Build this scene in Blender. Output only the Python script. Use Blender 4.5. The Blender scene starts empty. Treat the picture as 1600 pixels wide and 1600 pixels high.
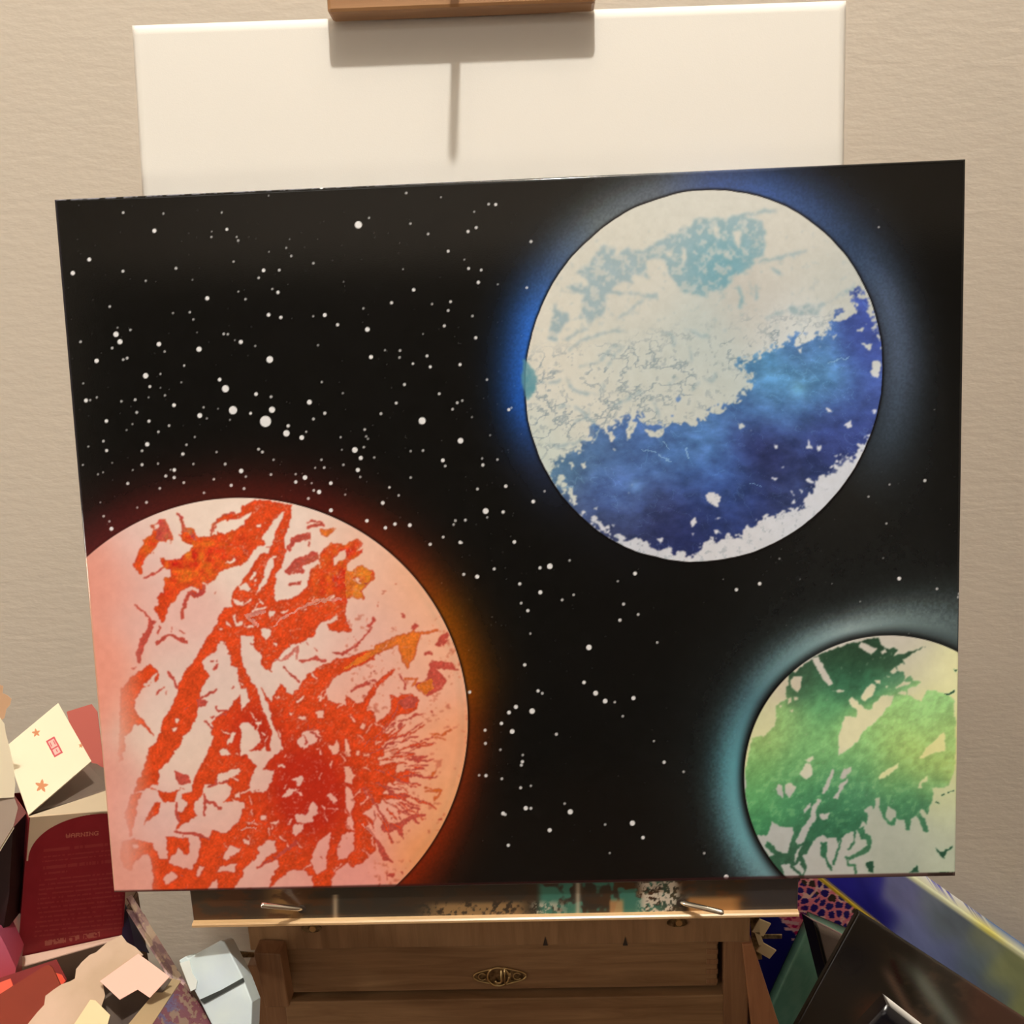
import bpy, bmesh, math, random
import numpy as np
from mathutils import Vector, Matrix
C = bpy.context.scene
COL = C.collection
# ------------------------------------------------------------------ frames: the canvas leans 8 degrees back, its foot stands at z = .75
Z0 = .75
LEAN = math.radians(8)
cs, sn = math.cos(LEAN), math.sin(LEAN)
AX = Vector((1, 0, 0)); AY = Vector((0, sn, cs)); AZ = Vector((0, -cs, sn))
ORG = Vector((-.254, 0, Z0))
CW, CH = .508, .4129
def cw(X, Y, Z=0): return ORG+AX*X+AY*Y+AZ*Z
# ------------------------------------------------------------------ camera
F = 1602.
Rc = ((.99882109, -.03671911, -.0317511), (-.03275203, -.99253019, .11752076), (-.03582918, -.1163423, -.99256271))
Tc = (-.24376052, .23319626, .62681276)
CAMC = (.27356898, .2954285, .58700591)
CAM = cw(*CAMC)
def axis(i): return AX*Rc[i][0]+AY*Rc[i][1]+AZ*Rc[i][2]
RT, DN, FW = axis(0), axis(1), axis(2)
cam = bpy.data.objects.new('camera', bpy.data.cameras.new('camera')); COL.objects.link(cam)
cam.data.sensor_width = 36; cam.data.lens = 36*F/1600; cam.data.clip_start = .01
m = Matrix.Identity(4)
for i in range(3):
    m[i][0] = RT[i]; m[i][1] = -DN[i]; m[i][2] = -FW[i]; m[i][3] = CAM[i]
cam.matrix_world = m
C.camera = cam
# ------------------------------------------------------------------ light and exposure
C.view_settings.view_transform = 'Standard'; C.view_settings.look = 'None'
C.view_settings.exposure = 0; C.view_settings.gamma = 1
w = bpy.data.worlds.new('world'); C.world = w; w.use_nodes = True
w.node_tree.nodes['Background'].inputs[0].default_value = (1, .86, .7, 1)
w.node_tree.nodes['Background'].inputs[1].default_value = .0
CEIL = 2.72
LAMP = (.07, -.52, 2.62)
def light(name, typ, loc, energy, col, size=None, rot=(0, 0, 0)):
    l = bpy.data.lights.new(name, typ); l.energy = energy; l.color = col
    if typ == 'AREA': l.shape = 'RECTANGLE'; l.size, l.size_y = size
    else: l.shadow_soft_size = size
    o = bpy.data.objects.new(name, l); COL.objects.link(o); o.location = loc; o.rotation_euler = rot
    return o
light('ceiling_lamp_bulb', 'POINT', LAMP, 97, (1, .975, .90), .027)
FLOOR_LAMP = (-1.12, -.42, .88)
light('floor_lamp_bulb', 'POINT', FLOOR_LAMP, 12, (1, .93, .80), .07)
light('room_fill_light', 'AREA', (-.3, -2.9, 2.66), 16, (1, .96, .88), (2.4, .9))
# ------------------------------------------------------------------ helpers
def ray(px, py):
    return (RT*((px-800)/F)+DN*((py-800)/F)+FW)
def pt(px, py, y):
    d = ray(px, py); return CAM+d*((y-CAM.y)/d.y)
def hit(px, py, P, N):
    d = ray(px, py); return CAM+d*((P-CAM).dot(N)/d.dot(N))
def hitc(px, py, Z):
    p = hit(px, py, cw(0, 0, Z), AZ)-ORG
    return p.dot(AX), p.dot(AY)
def proj(A):
    A = np.asarray(A, float)-np.array(CAM)
    x = A@np.array(RT); y = A@np.array(DN); z = A@np.array(FW)
    return 800+F*x/z, 800+F*y/z
def tag(o, label=None, cat=None, group=None, kind=None):
    if label: o['label'] = label
    if cat: o['category'] = cat
    if group: o['group'] = group
    if kind: o['kind'] = kind
    return o
def empty(name, loc, label, cat, group=None):
    o = bpy.data.objects.new(name, None); COL.objects.link(o); o.location = loc; o.empty_display_size = .05
    bpy.context.view_layer.update()
    return tag(o, label, cat, group)
def link(name, bm, mat, parent=None, smooth=False, bevel=0):
    me = bpy.data.meshes.new(name); bmesh.ops.recalc_face_normals(bm, faces=bm.faces[:]); bm.to_mesh(me); bm.free()
    o = bpy.data.objects.new(name, me); COL.objects.link(o)
    me.materials.append(mat)
    if parent:
        o.parent = parent; o.matrix_parent_inverse = Matrix.Translation(-parent.location)
    if smooth:
        for p in me.polygons: p.use_smooth = True
    if bevel:
        b = o.modifiers.new('bevel', 'BEVEL'); b.width = bevel; b.segments = 2; b.limit_method = 'ANGLE'
    return o
def hexa(bm, a, b):
    """solid between two matching loops of points"""
    n = len(a)
    va = [bm.verts.new(p) for p in a]; vb = [bm.verts.new(p) for p in b]
    bm.faces.new(va); bm.faces.new(vb[::-1])
    for i in range(n):
        j = (i+1) % n
        bm.faces.new((va[j], va[i], vb[i], vb[j]))
def box(bm, x0, x1, y0, y1, z0, z1):
    a = [Vector(p) for p in ((x0, y0, z0), (x1, y0, z0), (x1, y0, z1), (x0, y0, z1))]
    hexa(bm, a, [p+Vector((0, y1-y0, 0)) for p in a])
def tube(bm, P, r, n=12, cap=True):
    rings = []
    for i, p in enumerate(P):
        p = Vector(p)
        d = (Vector(P[min(i+1, len(P)-1)])-Vector(P[max(i-1, 0)])).normalized()
        s = d.orthogonal().normalized() if i == 0 else (s-d*s.dot(d)).normalized()
        t = d.cross(s); rr = r[i] if isinstance(r, (list, tuple)) else r
        rings.append([bm.verts.new(p+(s*math.cos(2*math.pi*k/n)+t*math.sin(2*math.pi*k/n))*rr) for k in range(n)])
    for a, b in zip(rings, rings[1:]):
        for k in range(n): bm.faces.new((a[k], a[(k+1) % n], b[(k+1) % n], b[k]))
    if cap: bm.faces.new(rings[0][::-1]); bm.faces.new(rings[-1])
def card(P, th=.0008):
    """thin bent-flat card from world points"""
    bm = bmesh.new()
    N = (P[1]-P[0]).cross(P[2]-P[1]).normalized()
    if N.dot(CAM-P[0]) < 0: N = -N
    hexa(bm, P, [p-N*th for p in P])
    return bm
# ---- materials
def mat(name, col=(.5, .5, .5), rough=.6, metal=0, spec=.5, attr=None, bump=None, grain=None, ripple=None, coat=0, vary=None):
    M = bpy.data.materials.new(name); M.use_nodes = True
    nt = M.node_tree; b = nt.nodes['Principled BSDF']
    b.inputs['Base Color'].default_value = (*col, 1); b.inputs['Roughness'].default_value = rough
    b.inputs['Metallic'].default_value = metal; b.inputs['Specular IOR Level'].default_value = spec
    if coat: b.inputs['Coat Weight'].default_value = coat; b.inputs['Coat Roughness'].default_value = .12
    N = nt.nodes.new; L = nt.links.new
    tc = N('ShaderNodeTexCoord')
    if attr:
        a = N('ShaderNodeAttribute'); a.attribute_name = attr; L(a.outputs['Color'], b.inputs['Base Color'])
    if grain:   # (dark colour, scale vector, amount)
        mp = N('ShaderNodeMapping'); mp.inputs['Scale'].default_value = grain[1]; L(tc.outputs['Object'], mp.inputs[0])
        n = N('ShaderNodeTexNoise'); n.inputs['Scale'].default_value = 1; n.inputs['Detail'].default_value = 7; n.inputs['Roughness'].default_value = .65; n.inputs['Distortion'].default_value = .6
        L(mp.outputs[0], n.inputs['Vector'])
        r = N('ShaderNodeValToRGB'); r.color_ramp.elements[0].position = .32; r.color_ramp.elements[1].position = .68
        r.color_ramp.elements[0].color = (*grain[0], 1); r.color_ramp.elements[1].color = (*col, 1)
        L(n.outputs[0], r.inputs[0]); L(r.outputs[0], b.inputs['Base Color'])
        bp = N('ShaderNodeBump'); bp.inputs['Strength'].default_value = .25; bp.inputs['Distance'].default_value = .0006
        L(n.outputs[0], bp.inputs['Height']); L(bp.outputs[0], b.inputs['Normal'])
    if vary:    # (second colour, scale)
        n = N('ShaderNodeTexNoise'); n.inputs['Scale'].default_value = vary[1]; n.inputs['Detail'].default_value = 5
        L(tc.outputs['Object'], n.inputs['Vector'])
        r = N('ShaderNodeValToRGB'); r.color_ramp.elements[0].position = .35; r.color_ramp.elements[1].position = .65
        r.color_ramp.elements[0].color = (*vary[0], 1); r.color_ramp.elements[1].color = (*col, 1)
        L(n.outputs[0], r.inputs[0]); L(r.outputs[0], b.inputs['Base Color'])
    if bump:    # (scale vector, strength, distance)
        mp = N('ShaderNodeMapping'); mp.inputs['Scale'].default_value = bump[0]; L(tc.outputs['Object'], mp.inputs[0])
        n = N('ShaderNodeTexNoise'); n.inputs['Scale'].default_value = 1; n.inputs['Detail'].default_value = 3; n.inputs['Roughness'].default_value = .55
        L(mp.outputs[0], n.inputs['Vector'])
        bp = N('ShaderNodeBump'); bp.inputs['Strength'].default_value = bump[1]; bp.inputs['Distance'].default_value = bump[2]
        L(n.outputs[0], bp.inputs['Height']); L(bp.outputs[0], b.inputs['Normal'])
    return M
def grid_slab(name, Q, th, mat_, colfn, parent=None, nu=120, nv=120, r=.0015, backcol=None):
    """solid rectangular slab: front face Q = (bottom left, bottom right, top right, top left) finely meshed and
    carrying its painted colour per vertex, edges rounded over r, thickness th behind"""
    Q = [Vector(q) for q in Q]
    N = (Q[1]-Q[0]).cross(Q[3]-Q[0]).normalized()
    if N.dot(CAM-Q[0]) < 0: N = -N
    a, b, c, d = [np.array(q) for q in Q]
    u = np.linspace(0, 1, nu); v = np.linspace(0, 1, nv)
    UU, VV = np.meshgrid(u, v)
    P = (a*(1-UU[..., None])+b*UU[..., None])*(1-VV[..., None])+(d*(1-UU[..., None])+c*UU[..., None])*VV[..., None]
    pu, pv = proj(P.reshape(-1, 3)); pu = pu.reshape(nv, nu); pv = pv.reshape(nv, nu)
    col = colfn(pu, pv) if colfn else np.full((nv, nu, 3), 200.)
    # round the rim: the outermost rows sink back by r
    Lu = np.linalg.norm(b-a); Lv = np.linalg.norm(d-a)
    eu = np.minimum(UU, 1-UU)*Lu; ev = np.minimum(VV, 1-VV)*Lv
    e = np.minimum(eu, ev); k = np.clip(1-e/r, 0, 1)
    n = np.array(N)
    P = P-n*(r*(1-np.sqrt(np.clip(1-k*k, 0, 1))))[..., None]
    V = P.reshape(-1, 3)
    idx = np.arange(nu*nv).reshape(nv, nu)
    F1 = np.stack([idx[:-1, :-1], idx[:-1, 1:], idx[1:, 1:], idx[1:, :-1]], -1).reshape(-1, 4)
    # side walls and back
    ring = np.concatenate([idx[0, :-1], idx[:-1, -1], idx[-1, :0:-1], idx[:0:-1, 0]])
    nb = len(ring); side = V[ring]-n*(th-r)
    V2 = np.concatenate([V, side]); j = nu*nv+np.arange(nb)
    F2 = np.stack([ring, j, np.roll(j, -1), np.roll(ring, -1)], -1)
    rgb = np.concatenate([col.reshape(-1, 3), col.reshape(-1, 3)[ring] if backcol is None else (backcol(pu.ravel()[ring], pv.ravel()[ring]) if callable(backcol) else np.tile(np.array(backcol, float), (nb, 1)))])
    me = bpy.data.meshes.new(name)
    faces_n = len(F1)+len(F2)+1
    me.vertices.add(len(V2)); me.vertices.foreach_set('co', V2.ravel())
    loops = np.concatenate([F1.ravel(), F2.ravel(), j[::-1]])
    me.loops.add(len(loops)); me.loops.foreach_set('vertex_index', loops.astype(np.int32))
    st = np.concatenate([np.arange(len(F1)+len(F2))*4, [4*(len(F1)+len(F2))]])
    me.polygons.add(faces_n); me.polygons.foreach_set('loop_start', st.astype(np.int32))
    me.update(calc_edges=True); me.validate()
    L = lin(rgb)
    at = me.color_attributes.new('paint', 'FLOAT_COLOR', 'POINT')
    at.data.foreach_set('color', np.concatenate([L, np.ones((len(L), 1))], 1).astype(np.float32).ravel())
    sm_ = np.ones(faces_n, bool); sm_[len(F1):] = False
    me.polygons.foreach_set('use_smooth', sm_)
    me.materials.append(mat_)
    o = bpy.data.objects.new(name, me); COL.objects.link(o)
    if parent:
        o.parent = parent; o.matrix_parent_inverse = Matrix.Translation(-parent.location)
    return o
RES = 1
# ------------------------------------------------------------------ the picture on the canvas
def vnoise(x, y, s, seed):
    r = np.random.RandomState(seed)
    G = r.rand(256, 256)
    xx = x/s + 1000.3; yy = y/s + 1000.7
    xi = np.floor(xx).astype(int); yi = np.floor(yy).astype(int)
    fx = xx-xi; fy = yy-yi
    fx = fx*fx*(3-2*fx); fy = fy*fy*(3-2*fy)
    a = G[yi & 255, xi & 255]; b = G[yi & 255, (xi+1) & 255]
    c = G[(yi+1) & 255, xi & 255]; d = G[(yi+1) & 255, (xi+1) & 255]
    return (a*(1-fx)+b*fx)*(1-fy)+(c*(1-fx)+d*fx)*fy
def fbm(x, y, s, seed, o=4):
    t = 0; w = 1; k = 0
    for i in range(o):
        t = t+w*vnoise(x, y, s, seed+i*7); k += w; w *= .55; s /= 2.1
    return t/k
def sm(a, b, x):
    t = np.clip((x-a)/(b-a), 0, 1)
    return t*t*(3-2*t)
def lin(c):
    c = np.asarray(c, float)/255.
    return np.where(c <= .04045, c/12.92, ((c+.055)/1.055)**2.4)
def field(U, V, pts):
    num = np.zeros(U.shape+(3,)); den = np.full(U.shape, 1e-9)
    for x, y, c, s in pts:
        w = np.exp(-((U-x)**2+(V-y)**2)/(2*s*s))+1e-7
        num += w[..., None]*np.array(c, float); den += w
    return num/den[..., None]
def pip(U, V, P):
    ins = np.zeros(U.shape, bool)
    n = len(P)
    for i in range(n):
        x0, y0 = P[i]; x1, y1 = P[(i+1) % n]
        if y0 == y1: continue
        c = (V > min(y0, y1)) & (V <= max(y0, y1))
        ins ^= c & (U < (x1-x0)*(V-y0)/(y1-y0)+x0)
    return ins
TILES = {'A': (120, 760, .15), 'B': (340, 760, .15), 'C': (540, 800, .15), 'D': (130, 980, .15), 'E': (340, 980, .15),
         'F': (540, 1000, .15), 'G': (150, 1180, .15), 'H': (340, 1180, .15), 'I': (540, 1180, .15),
         'J': (800, 280, .1875), 'K': (1100, 280, .1875), 'L': (800, 580, .1875), 'M': (1100, 580, .1875),
         'N': (1130, 940, .125), 'O': (1310, 960, .125), 'P': (1130, 1120, .1625), 'Q': (1310, 1120, .1625),
         'a': (80, 300, .1875), 'b': (340, 280, .1875), 'c': (600, 280, .1875), 'd': (110, 560, .1875),
         'e': (380, 560, .1875), 'f': (600, 560, .1875), 'g': (720, 840, .275), 'h': (720, 1100, .275), '0': (0, 0, 1)}
def TP(t, s):
    ox, oy, k = TILES[t]
    v = [float(q) for q in s.replace(',', ' ').split()]
    return [(ox+v[i]*k, oy+v[i+1]*k) for i in range(0, len(v), 2)]

# + colour : ink shape        - : bare ground showing through        ~w colour : stroke of width w
RED = """
A +o 780,480 860,350 920,340 980,470 1010,560 860,575 820,640 740,720 700,800 665,940 640,880 575,830 640,700 700,560
A +m 770,410 860,360 920,340 1000,540 860,570 820,560 830,470
A +o 1075,510 1100,430 1200,440 1270,530 1600,480 1640,480 1640,850 1510,880 1450,950 1370,1030 1310,1000 1330,1090 1240,1170 1180,1140 1150,1070 1080,1080 1040,1180 980,1220 950,1300 890,1430 860,1380 800,1280 850,1240 840,1150 900,1100 920,950 980,940 960,870 900,840 870,740 930,765 1050,760 1130,690 1180,660 1210,620 1090,570
A ~5m 1055,290 1085,340 1105,420
A ~6m 1110,450 1180,480 1230,540
A ~5m 1400,510 1430,400 1540,300 1640,280
A ~4m 1400,460 1460,420
A ~6m 1190,1080 1150,1160 1120,1250 1090,1360
A ~7m 1180,1110 1250,1140 1310,1100 1320,1050
A ~3m 600,1240 700,1310 780,1390
A +m 750,1370 830,1410 790,1470 740,1560 720,1640 660,1640 690,1540 740,1480
A ~3m 900,850 800,910 700,960
A ~3m 860,1460 850,1530
A ~4m 840,1620 960,1540 1100,1600
A +o 1640,1220 1540,1260 1480,1400 1400,1540 1360,1640 1640,1640
A - 1130,1080 1180,1040 1270,1070 1270,1110 1200,1080 1160,1110
A - 1560,770 1620,750 1620,800 1570,800
A - 800,400 850,380 870,410 820,440
B +o 0,500 0,340 90,300 240,265 245,205 430,133 780,190 770,260 800,300 750,340 735,420 705,500 695,600 720,660 690,720 680,800 660,850 610,900 600,960 590,1170 640,1195 830,1150 900,1060 960,960 960,860 1040,810 1060,700 1190,580 1330,540 1460,560 1490,600 1340,640 1210,750 1200,820 1340,760 1500,650 1500,700 1370,790 1370,880 1480,840 1590,860 1640,900 1640,960 1500,1090 1530,1170 1430,1140 1340,1200 1330,1300 1340,1400 1400,1520 1170,1500 1150,1440 1260,1350 1240,1340 1100,1410 1020,1480 1010,1560 860,1640 0,1640 0,1380 70,1260 140,1280 150,1120 220,1010 340,800 200,840 0,910
B - 0,385 100,350 230,330 350,262 350,310 280,360 290,380 200,450 80,500 0,470
B - 715,240 660,350 620,450 560,600 520,690 450,700 380,800 340,880 240,1000 190,1060 150,1110 140,1270 70,1250 0,1360 0,920 60,870 310,790 370,660 500,600 460,520 540,420 620,310
B - 610,720 575,760 590,800 560,900 520,1000 440,1080 390,1130 430,1030 480,960 500,850 540,770 580,710
B - 220,1040 290,1000 340,1050 320,1090 240,1080
B - 160,1160 270,1210 270,1240 200,1250 160,1190
B - 330,960 390,890 410,900 380,970 340,975
B - 385,415 455,395 450,430 400,440
B - 80,800 180,740 190,770 120,800
B - 850,590 960,545 1060,450 1100,560 1180,560 1060,640 960,670 850,740 790,800 690,810 700,750 770,680
B - 770,190 900,220 1200,360 1500,520 1470,620 1180,590 1060,460 1060,400 930,380 880,470 780,500 700,620 700,500 750,400 770,300
B ~10m 750,640 800,560 950,520
B ~4m 920,370 1080,370
B ~6m 940,430 1100,400
B +O 1060,450 1200,430 1250,440 1130,540 1080,510
B - 600,980 800,950 960,900 930,1040 850,1130 760,1160 700,1130 640,1150 600,1170
B +m 740,1020 880,980 860,1020 760,1050
B +m 700,870 820,760 960,690 1050,680 1050,760 880,900 720,930
B - 870,830 1050,760 1060,800 960,860 900,870
B - 1200,790 1210,740 1440,620 1450,650 1290,760
B - 1370,870 1370,820 1480,740 1600,720 1600,840 1450,840
B - 1440,960 1480,950 1490,985 1450,995
B - 1510,920 1550,910 1560,950 1520,950
B - 1040,1560 1020,1480 1200,1350 1250,1345 1240,1390 1150,1440 1150,1500 1300,1530 1400,1540 1640,1640 860,1640
B - 150,1340 170,1320 210,1420 260,1400 250,1440 190,1470
B - 270,1460 370,1430 370,1460 280,1480
B - 460,1520 510,1490 580,1500 560,1560 500,1570 470,1550
B - 530,1290 600,1300 590,1350 540,1370
B - 350,1300 500,1240 510,1260 370,1320
B - 660,1310 740,1280 730,1300 680,1330
B - 200,1560 370,1560 370,1640 230,1640
B - 90,1390 130,1440 150,1460 100,1450
B ~5p 420,1450 300,1350 480,1300
B ~3p 560,1480 640,1400 860,1270 1100,1200 1200,1130
B ~4p 900,1250 1040,1180 1280,1170
C +o 0,340 120,270 180,330 60,470 0,500
C +O 0,600 180,560 280,620 260,720 150,830 190,910 60,900 0,900
C - 100,700 130,680 150,710 130,740
C - 20,560 200,480 170,540 60,620 20,600
C ~7m 290,1110 220,1220 140,1340 0,1470
C ~14O 0,1590 150,1520 350,1420 500,1350 620,1310 680,1290
C +O 540,1350 640,1300 700,1230 780,1260 760,1350 740,1440 700,1540 640,1640 590,1560 560,1460
C ~4O 700,1270 850,1260 960,1240
C +m 680,1200 720,1160 770,1190 700,1230
C +m 570,1060 620,1060 610,1120 580,1090
C +m 930,1390 980,1300 1060,1240 1080,1290 1000,1360 970,1410
C +m 820,1450 900,1460 870,1500 830,1480
C +m 890,1540 1000,1550 1110,1590 1060,1640 900,1640
C - 10,900 190,920 250,1000 280,1120 200,1200 80,1220 20,1130 0,1000
D +o 1420,0 1330,60 1250,180 1160,350 1080,430 1010,560 960,720 900,850 830,980 800,1080 740,1220 680,1260 670,1400 600,1560 560,1640 780,1640 800,1560 780,1500 900,1380 1050,1150 1150,1000 1200,850 1220,700 1250,620 1310,500 1240,380 1300,290 1440,220 1500,180 1560,300 1600,420 1640,420 1640,0
D +o 380,640 500,530 640,420 700,390 760,440 800,500 790,540 740,560 690,600 620,640 580,700 540,760 530,840 570,920 640,980 690,1060 740,1130 680,1080 600,1010 540,1020 480,1110 430,1150 440,1230 400,1400 370,1420 370,1250 370,1100 370,900 390,760
D - 610,600 700,540 760,470 780,480 730,570 640,620
D +m 650,40 700,0 740,0 700,60 660,150 620,280 590,380 550,360 550,260 590,130
D ~4m 770,180 820,130 900,80 980,110 1070,160
D ~4m 890,470 930,540 980,620
D ~3m 760,690 850,620
D +m 1180,740 1300,780 1280,830 1200,830
D ~4m 1220,740 1340,680 1420,640
D +m 500,410 560,410 530,450
D +o 1640,700 1560,780 1500,880 1400,920 1340,1000 1330,1120 1360,1160 1300,1280 1250,1400 1170,1530 1170,1640 1640,1640
D ~4m 1380,840 1460,860 1460,780
D ~3m 1330,940 1480,910
D ~3m 1270,980 1340,1060
D - 920,1050 970,1030 980,1080 930,1090
D - 950,960 1000,950 1000,980 960,1000
D - 1420,150 1450,140 1460,180 1430,190
D - 1440,1290 1500,1270 1560,1390 1480,1400
D ~3m 1340,350 1440,340 1360,440
D +o 1400,400 1470,370 1470,430 1420,440
D +m 960,1500 1080,1560 1120,1620 1000,1640
E +o 0,0 0,160 60,130 110,230 150,400 200,420 240,640 300,640 330,780 250,850 220,930 240,1000 330,1000 380,1060 430,1100 450,1180 380,1260 300,1290 420,1270 560,1290 540,1200 570,1120 530,1000 490,900 430,700 380,600 280,420 230,260 210,90 370,90 400,230 460,290 450,400 520,450 600,500 650,610 620,640 580,720 560,780 500,700 430,600 520,800 570,1000 620,1100 680,1280 590,1320 470,1480 590,1500 560,1640 1640,1640 1640,1000 1640,880 1560,860 1560,760 1450,820 1350,830 1150,760 1130,650 1180,560 1240,510 1640,330 1640,250 1480,270 1300,330 1200,320 1130,380 1060,410 960,480 880,570 780,720 740,700 720,620 660,600 620,560 560,440 590,370 690,260 760,190 840,150 990,90 1020,0
E - 1320,1160 1380,1160 1400,1240 1380,1330 1410,1400 1370,1440 1340,1420 1330,1300
E - 1330,1450 1380,1440 1430,1560 1430,1640 1340,1640
E - 820,1190 880,1100 950,1075 1060,1090 1040,1180 960,1220 940,1260 870,1270 840,1230
E ~3m 890,1120 930,1200 900,1230
E ~4m 980,1100 1060,1140
E - 1020,880 1100,870 1110,950 1040,950
E - 840,930 930,940 920,970 850,960
E - 1130,1230 1200,1230 1240,1170 1270,1230 1250,1330 1200,1340 1180,1270
E - 1490,1030 1540,1000 1550,1050 1500,1060
E - 750,890 790,900 780,930 750,920
E - 810,780 900,710 900,740 830,790
E - 1060,720 1090,720 1090,770 1060,760
E - 1100,810 1130,820 1120,840
E - 620,1430 700,1430 690,1470 640,1460
E - 450,20 560,30 560,80 510,120 460,90
E - 570,160 620,170 600,210
E - 1440,1310 1480,1290 1480,1400 1450,1420
E - 1520,1310 1600,1300 1540,1430 1510,1410
E - 380,990 460,980 460,1010 400,1020
E - 450,1260 500,1240 500,1290 460,1290
E - 30,1280 90,1270 130,1400 50,1390
E - 160,1330 200,1320 280,1370 250,1390
E - 170,1420 280,1410 270,1440
E - 0,1560 100,1490 240,1470 200,1560 0,1640
E - 100,1200 150,1090 190,1090 160,1180 110,1230
E - 0,180 60,170 100,260 150,420 230,560 220,680 150,780 100,860 0,860
E ~4m 0,860 90,880
E - 860,160 1000,100 1100,0 1200,50 1400,50 1500,0 1640,0 1640,220 1480,270 1300,300 1150,370 1000,330 860,360 900,260
E ~4m 860,350 1020,320 1120,360
E ~3m 1600,0 1480,160 1300,290 1200,260
E - 600,400 700,380 880,360 1080,350 1000,430 900,540 780,690 740,640 660,580 560,500
E ~3m 680,410 760,490 840,560
E ~3p 600,340 720,330 830,200 820,330
E - 1190,560 1300,510 1640,370 1640,640 1560,720 1480,810 1440,720 1370,700 1240,720 1140,680
E ~5m 1400,660 1500,600 1640,560
F +o 0,560 100,640 180,680 210,580 280,480 400,370 510,280 520,310 440,400 350,480 280,600 240,680 210,740 230,840 320,850 420,790 460,740 470,620 450,570 520,590 640,560 760,590 750,720 660,770 540,780 500,850 420,900 390,960 460,980 400,1040 300,1050 220,1090 200,1160 100,1200 60,1160 0,1000
F ~7O 0,290 150,210 300,130 480,60 560,0
F - 160,860 210,870 200,930 160,910
F +m 540,640 640,590 750,590 740,700 600,730
F +m 870,230 980,210 1100,240 1180,320 1040,290 1000,370 1050,410 1010,500 900,560 860,600 830,540 740,520 700,460 820,440 870,340
F +O 720,480 800,440 900,400 920,500 850,570 780,540
F - 940,290 1020,310 1060,370 1000,370
F ~3m 560,370 620,460 620,500
F ~3O 620,410 740,400 700,470
F +m 930,60 1000,0 1080,0 1040,40 960,80
F ~4m 840,130 890,150
F +m 550,880 590,850 600,920 550,930
F ~2O 880,970 1000,990 1100,940
F ~2O 900,990 1030,1040
F +m 660,1200 820,1210 740,1280
F +o 200,1180 300,1100 400,1120 400,1200 340,1230 260,1220 360,1300 560,1270 520,1330 420,1350 560,1380 660,1370 640,1470 420,1460 360,1520 250,1540 180,1500 100,1400 60,1250 100,1290 150,1260
F - 120,1160 150,1160 140,1280 115,1290
F - 180,1200 260,1170 200,1290 180,1270
F ~2O 880,1440 950,1360
F ~3O 830,1540 980,1570 
G +o 770,0 700,80 640,150 670,210 600,270 550,330 640,370 700,480 800,500 850,400 880,360 800,380 700,390 560,350 400,380 420,300 480,160 530,0
G +o 1150,0 1080,120 1040,200 1010,300 990,380 900,400 890,460 950,500 900,590 850,600 870,690 820,780 900,720 1050,640 1020,600 1040,480 1110,400 1130,280 1210,120 1300,0
G ~6o 370,420 360,540 310,640 350,790
G +o 400,380 340,470 310,600 310,690 350,860 380,840 390,700 420,600 440,450 500,400
G +o 520,650 620,500 680,490 640,600 500,730
G +m 820,170 960,220 990,290 900,270 840,260
G +o 260,900 400,860 480,890 590,910 620,1000 680,1080 740,1080 740,870 730,850 960,860 980,960 960,1040 900,1030 860,960 850,1000 780,1050 760,1120 850,1170 1000,1190 1060,1060 1090,900 1060,840 1180,880 1210,780 1260,790 1340,820 1420,740 1520,640 1540,520 1640,480 1640,1410 580,1410 600,1260 580,1150 540,1030 490,1040 400,1120 370,1210 300,1190 260,1090
G ~4m 820,790 980,820 1110,850 1180,880
G ~4m 840,500 830,580 860,680
G ~5m 1150,480 1230,500 1280,560
G ~4m 1130,400 1130,620
G ~5m 1250,270 1400,230 1500,200
G ~4m 1170,340 1290,280 1440,230
G +o 1410,260 1500,240 1580,290 1540,360 1460,400 1420,380
G - 700,1280 780,1210 850,1270 800,1310 720,1350
G - 1040,1250 1080,1150 1120,1170 1060,1270
G - 1310,1090 1420,930 1510,990 1360,1100
G - 1260,1200 1350,1150 1450,1150 1420,1220 1280,1220
G - 1170,1410 1200,1320 1300,1290 1280,1370 1250,1410
G - 380,930 420,920 440,960 400,980
G - 1330,680 1440,600 1500,480 1560,500 1500,640 1400,720 1340,800 1280,780
G - 1520,880 1600,860 1600,930 1530,920
H +o 0,0 300,0 400,100 330,280 340,380 480,390 560,250 600,150 620,60 1640,0 1640,300 1400,620 1460,700 1640,850 1640,1000 1500,1130 1380,1100 1240,1200 1190,1370 1170,1400 1000,1400 980,1260 900,1200 760,1210 640,1280 540,1400 0,1400 0,800 60,820 200,740 260,600 180,480 60,500 130,400 150,300 60,200 0,170
H - 480,20 580,0 580,40 490,80 430,160 590,155 560,260 520,360 440,390 330,370 240,420 250,400 330,340 370,230 400,120
H - 0,210 120,160 240,130 210,200 60,260 0,290
H - 0,300 100,280 150,350 120,420 60,500 20,550 0,540
H - 180,400 230,390 240,440 190,440
H - 200,480 290,480 280,540 250,560 250,620 180,720 60,820 20,780 60,680 130,580
H - 800,640 830,610 900,620 990,480 1030,520 1040,600 980,690 900,710 810,690
H +r 900,570 960,570 990,610 910,620
H - 790,730 900,720 900,770 820,840 780,810
H - 660,440 720,350 840,340 720,440
H - 760,260 880,210 890,250 860,320 820,310 830,270
H - 1130,420 1180,400 1240,480 1210,500 1160,470
H - 1080,520 1140,540 1120,570
H - 620,100 700,100 700,125 640,120
H - 1320,110 1380,110 1430,220 1400,300 1340,290
H - 1330,320 1390,350 1430,430 1420,520 1380,600 1340,480
H - 1360,640 1390,640 1420,720 1410,780 1360,780
H - 1300,820 1430,800 1420,960 1350,1070 1260,1090 1240,1000
H - 1180,800 1170,900 1130,1080 1130,1180 1030,1240 990,1180 970,1090 1030,960 1060,880
H - 50,1070 130,940 240,990 100,1100
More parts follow.
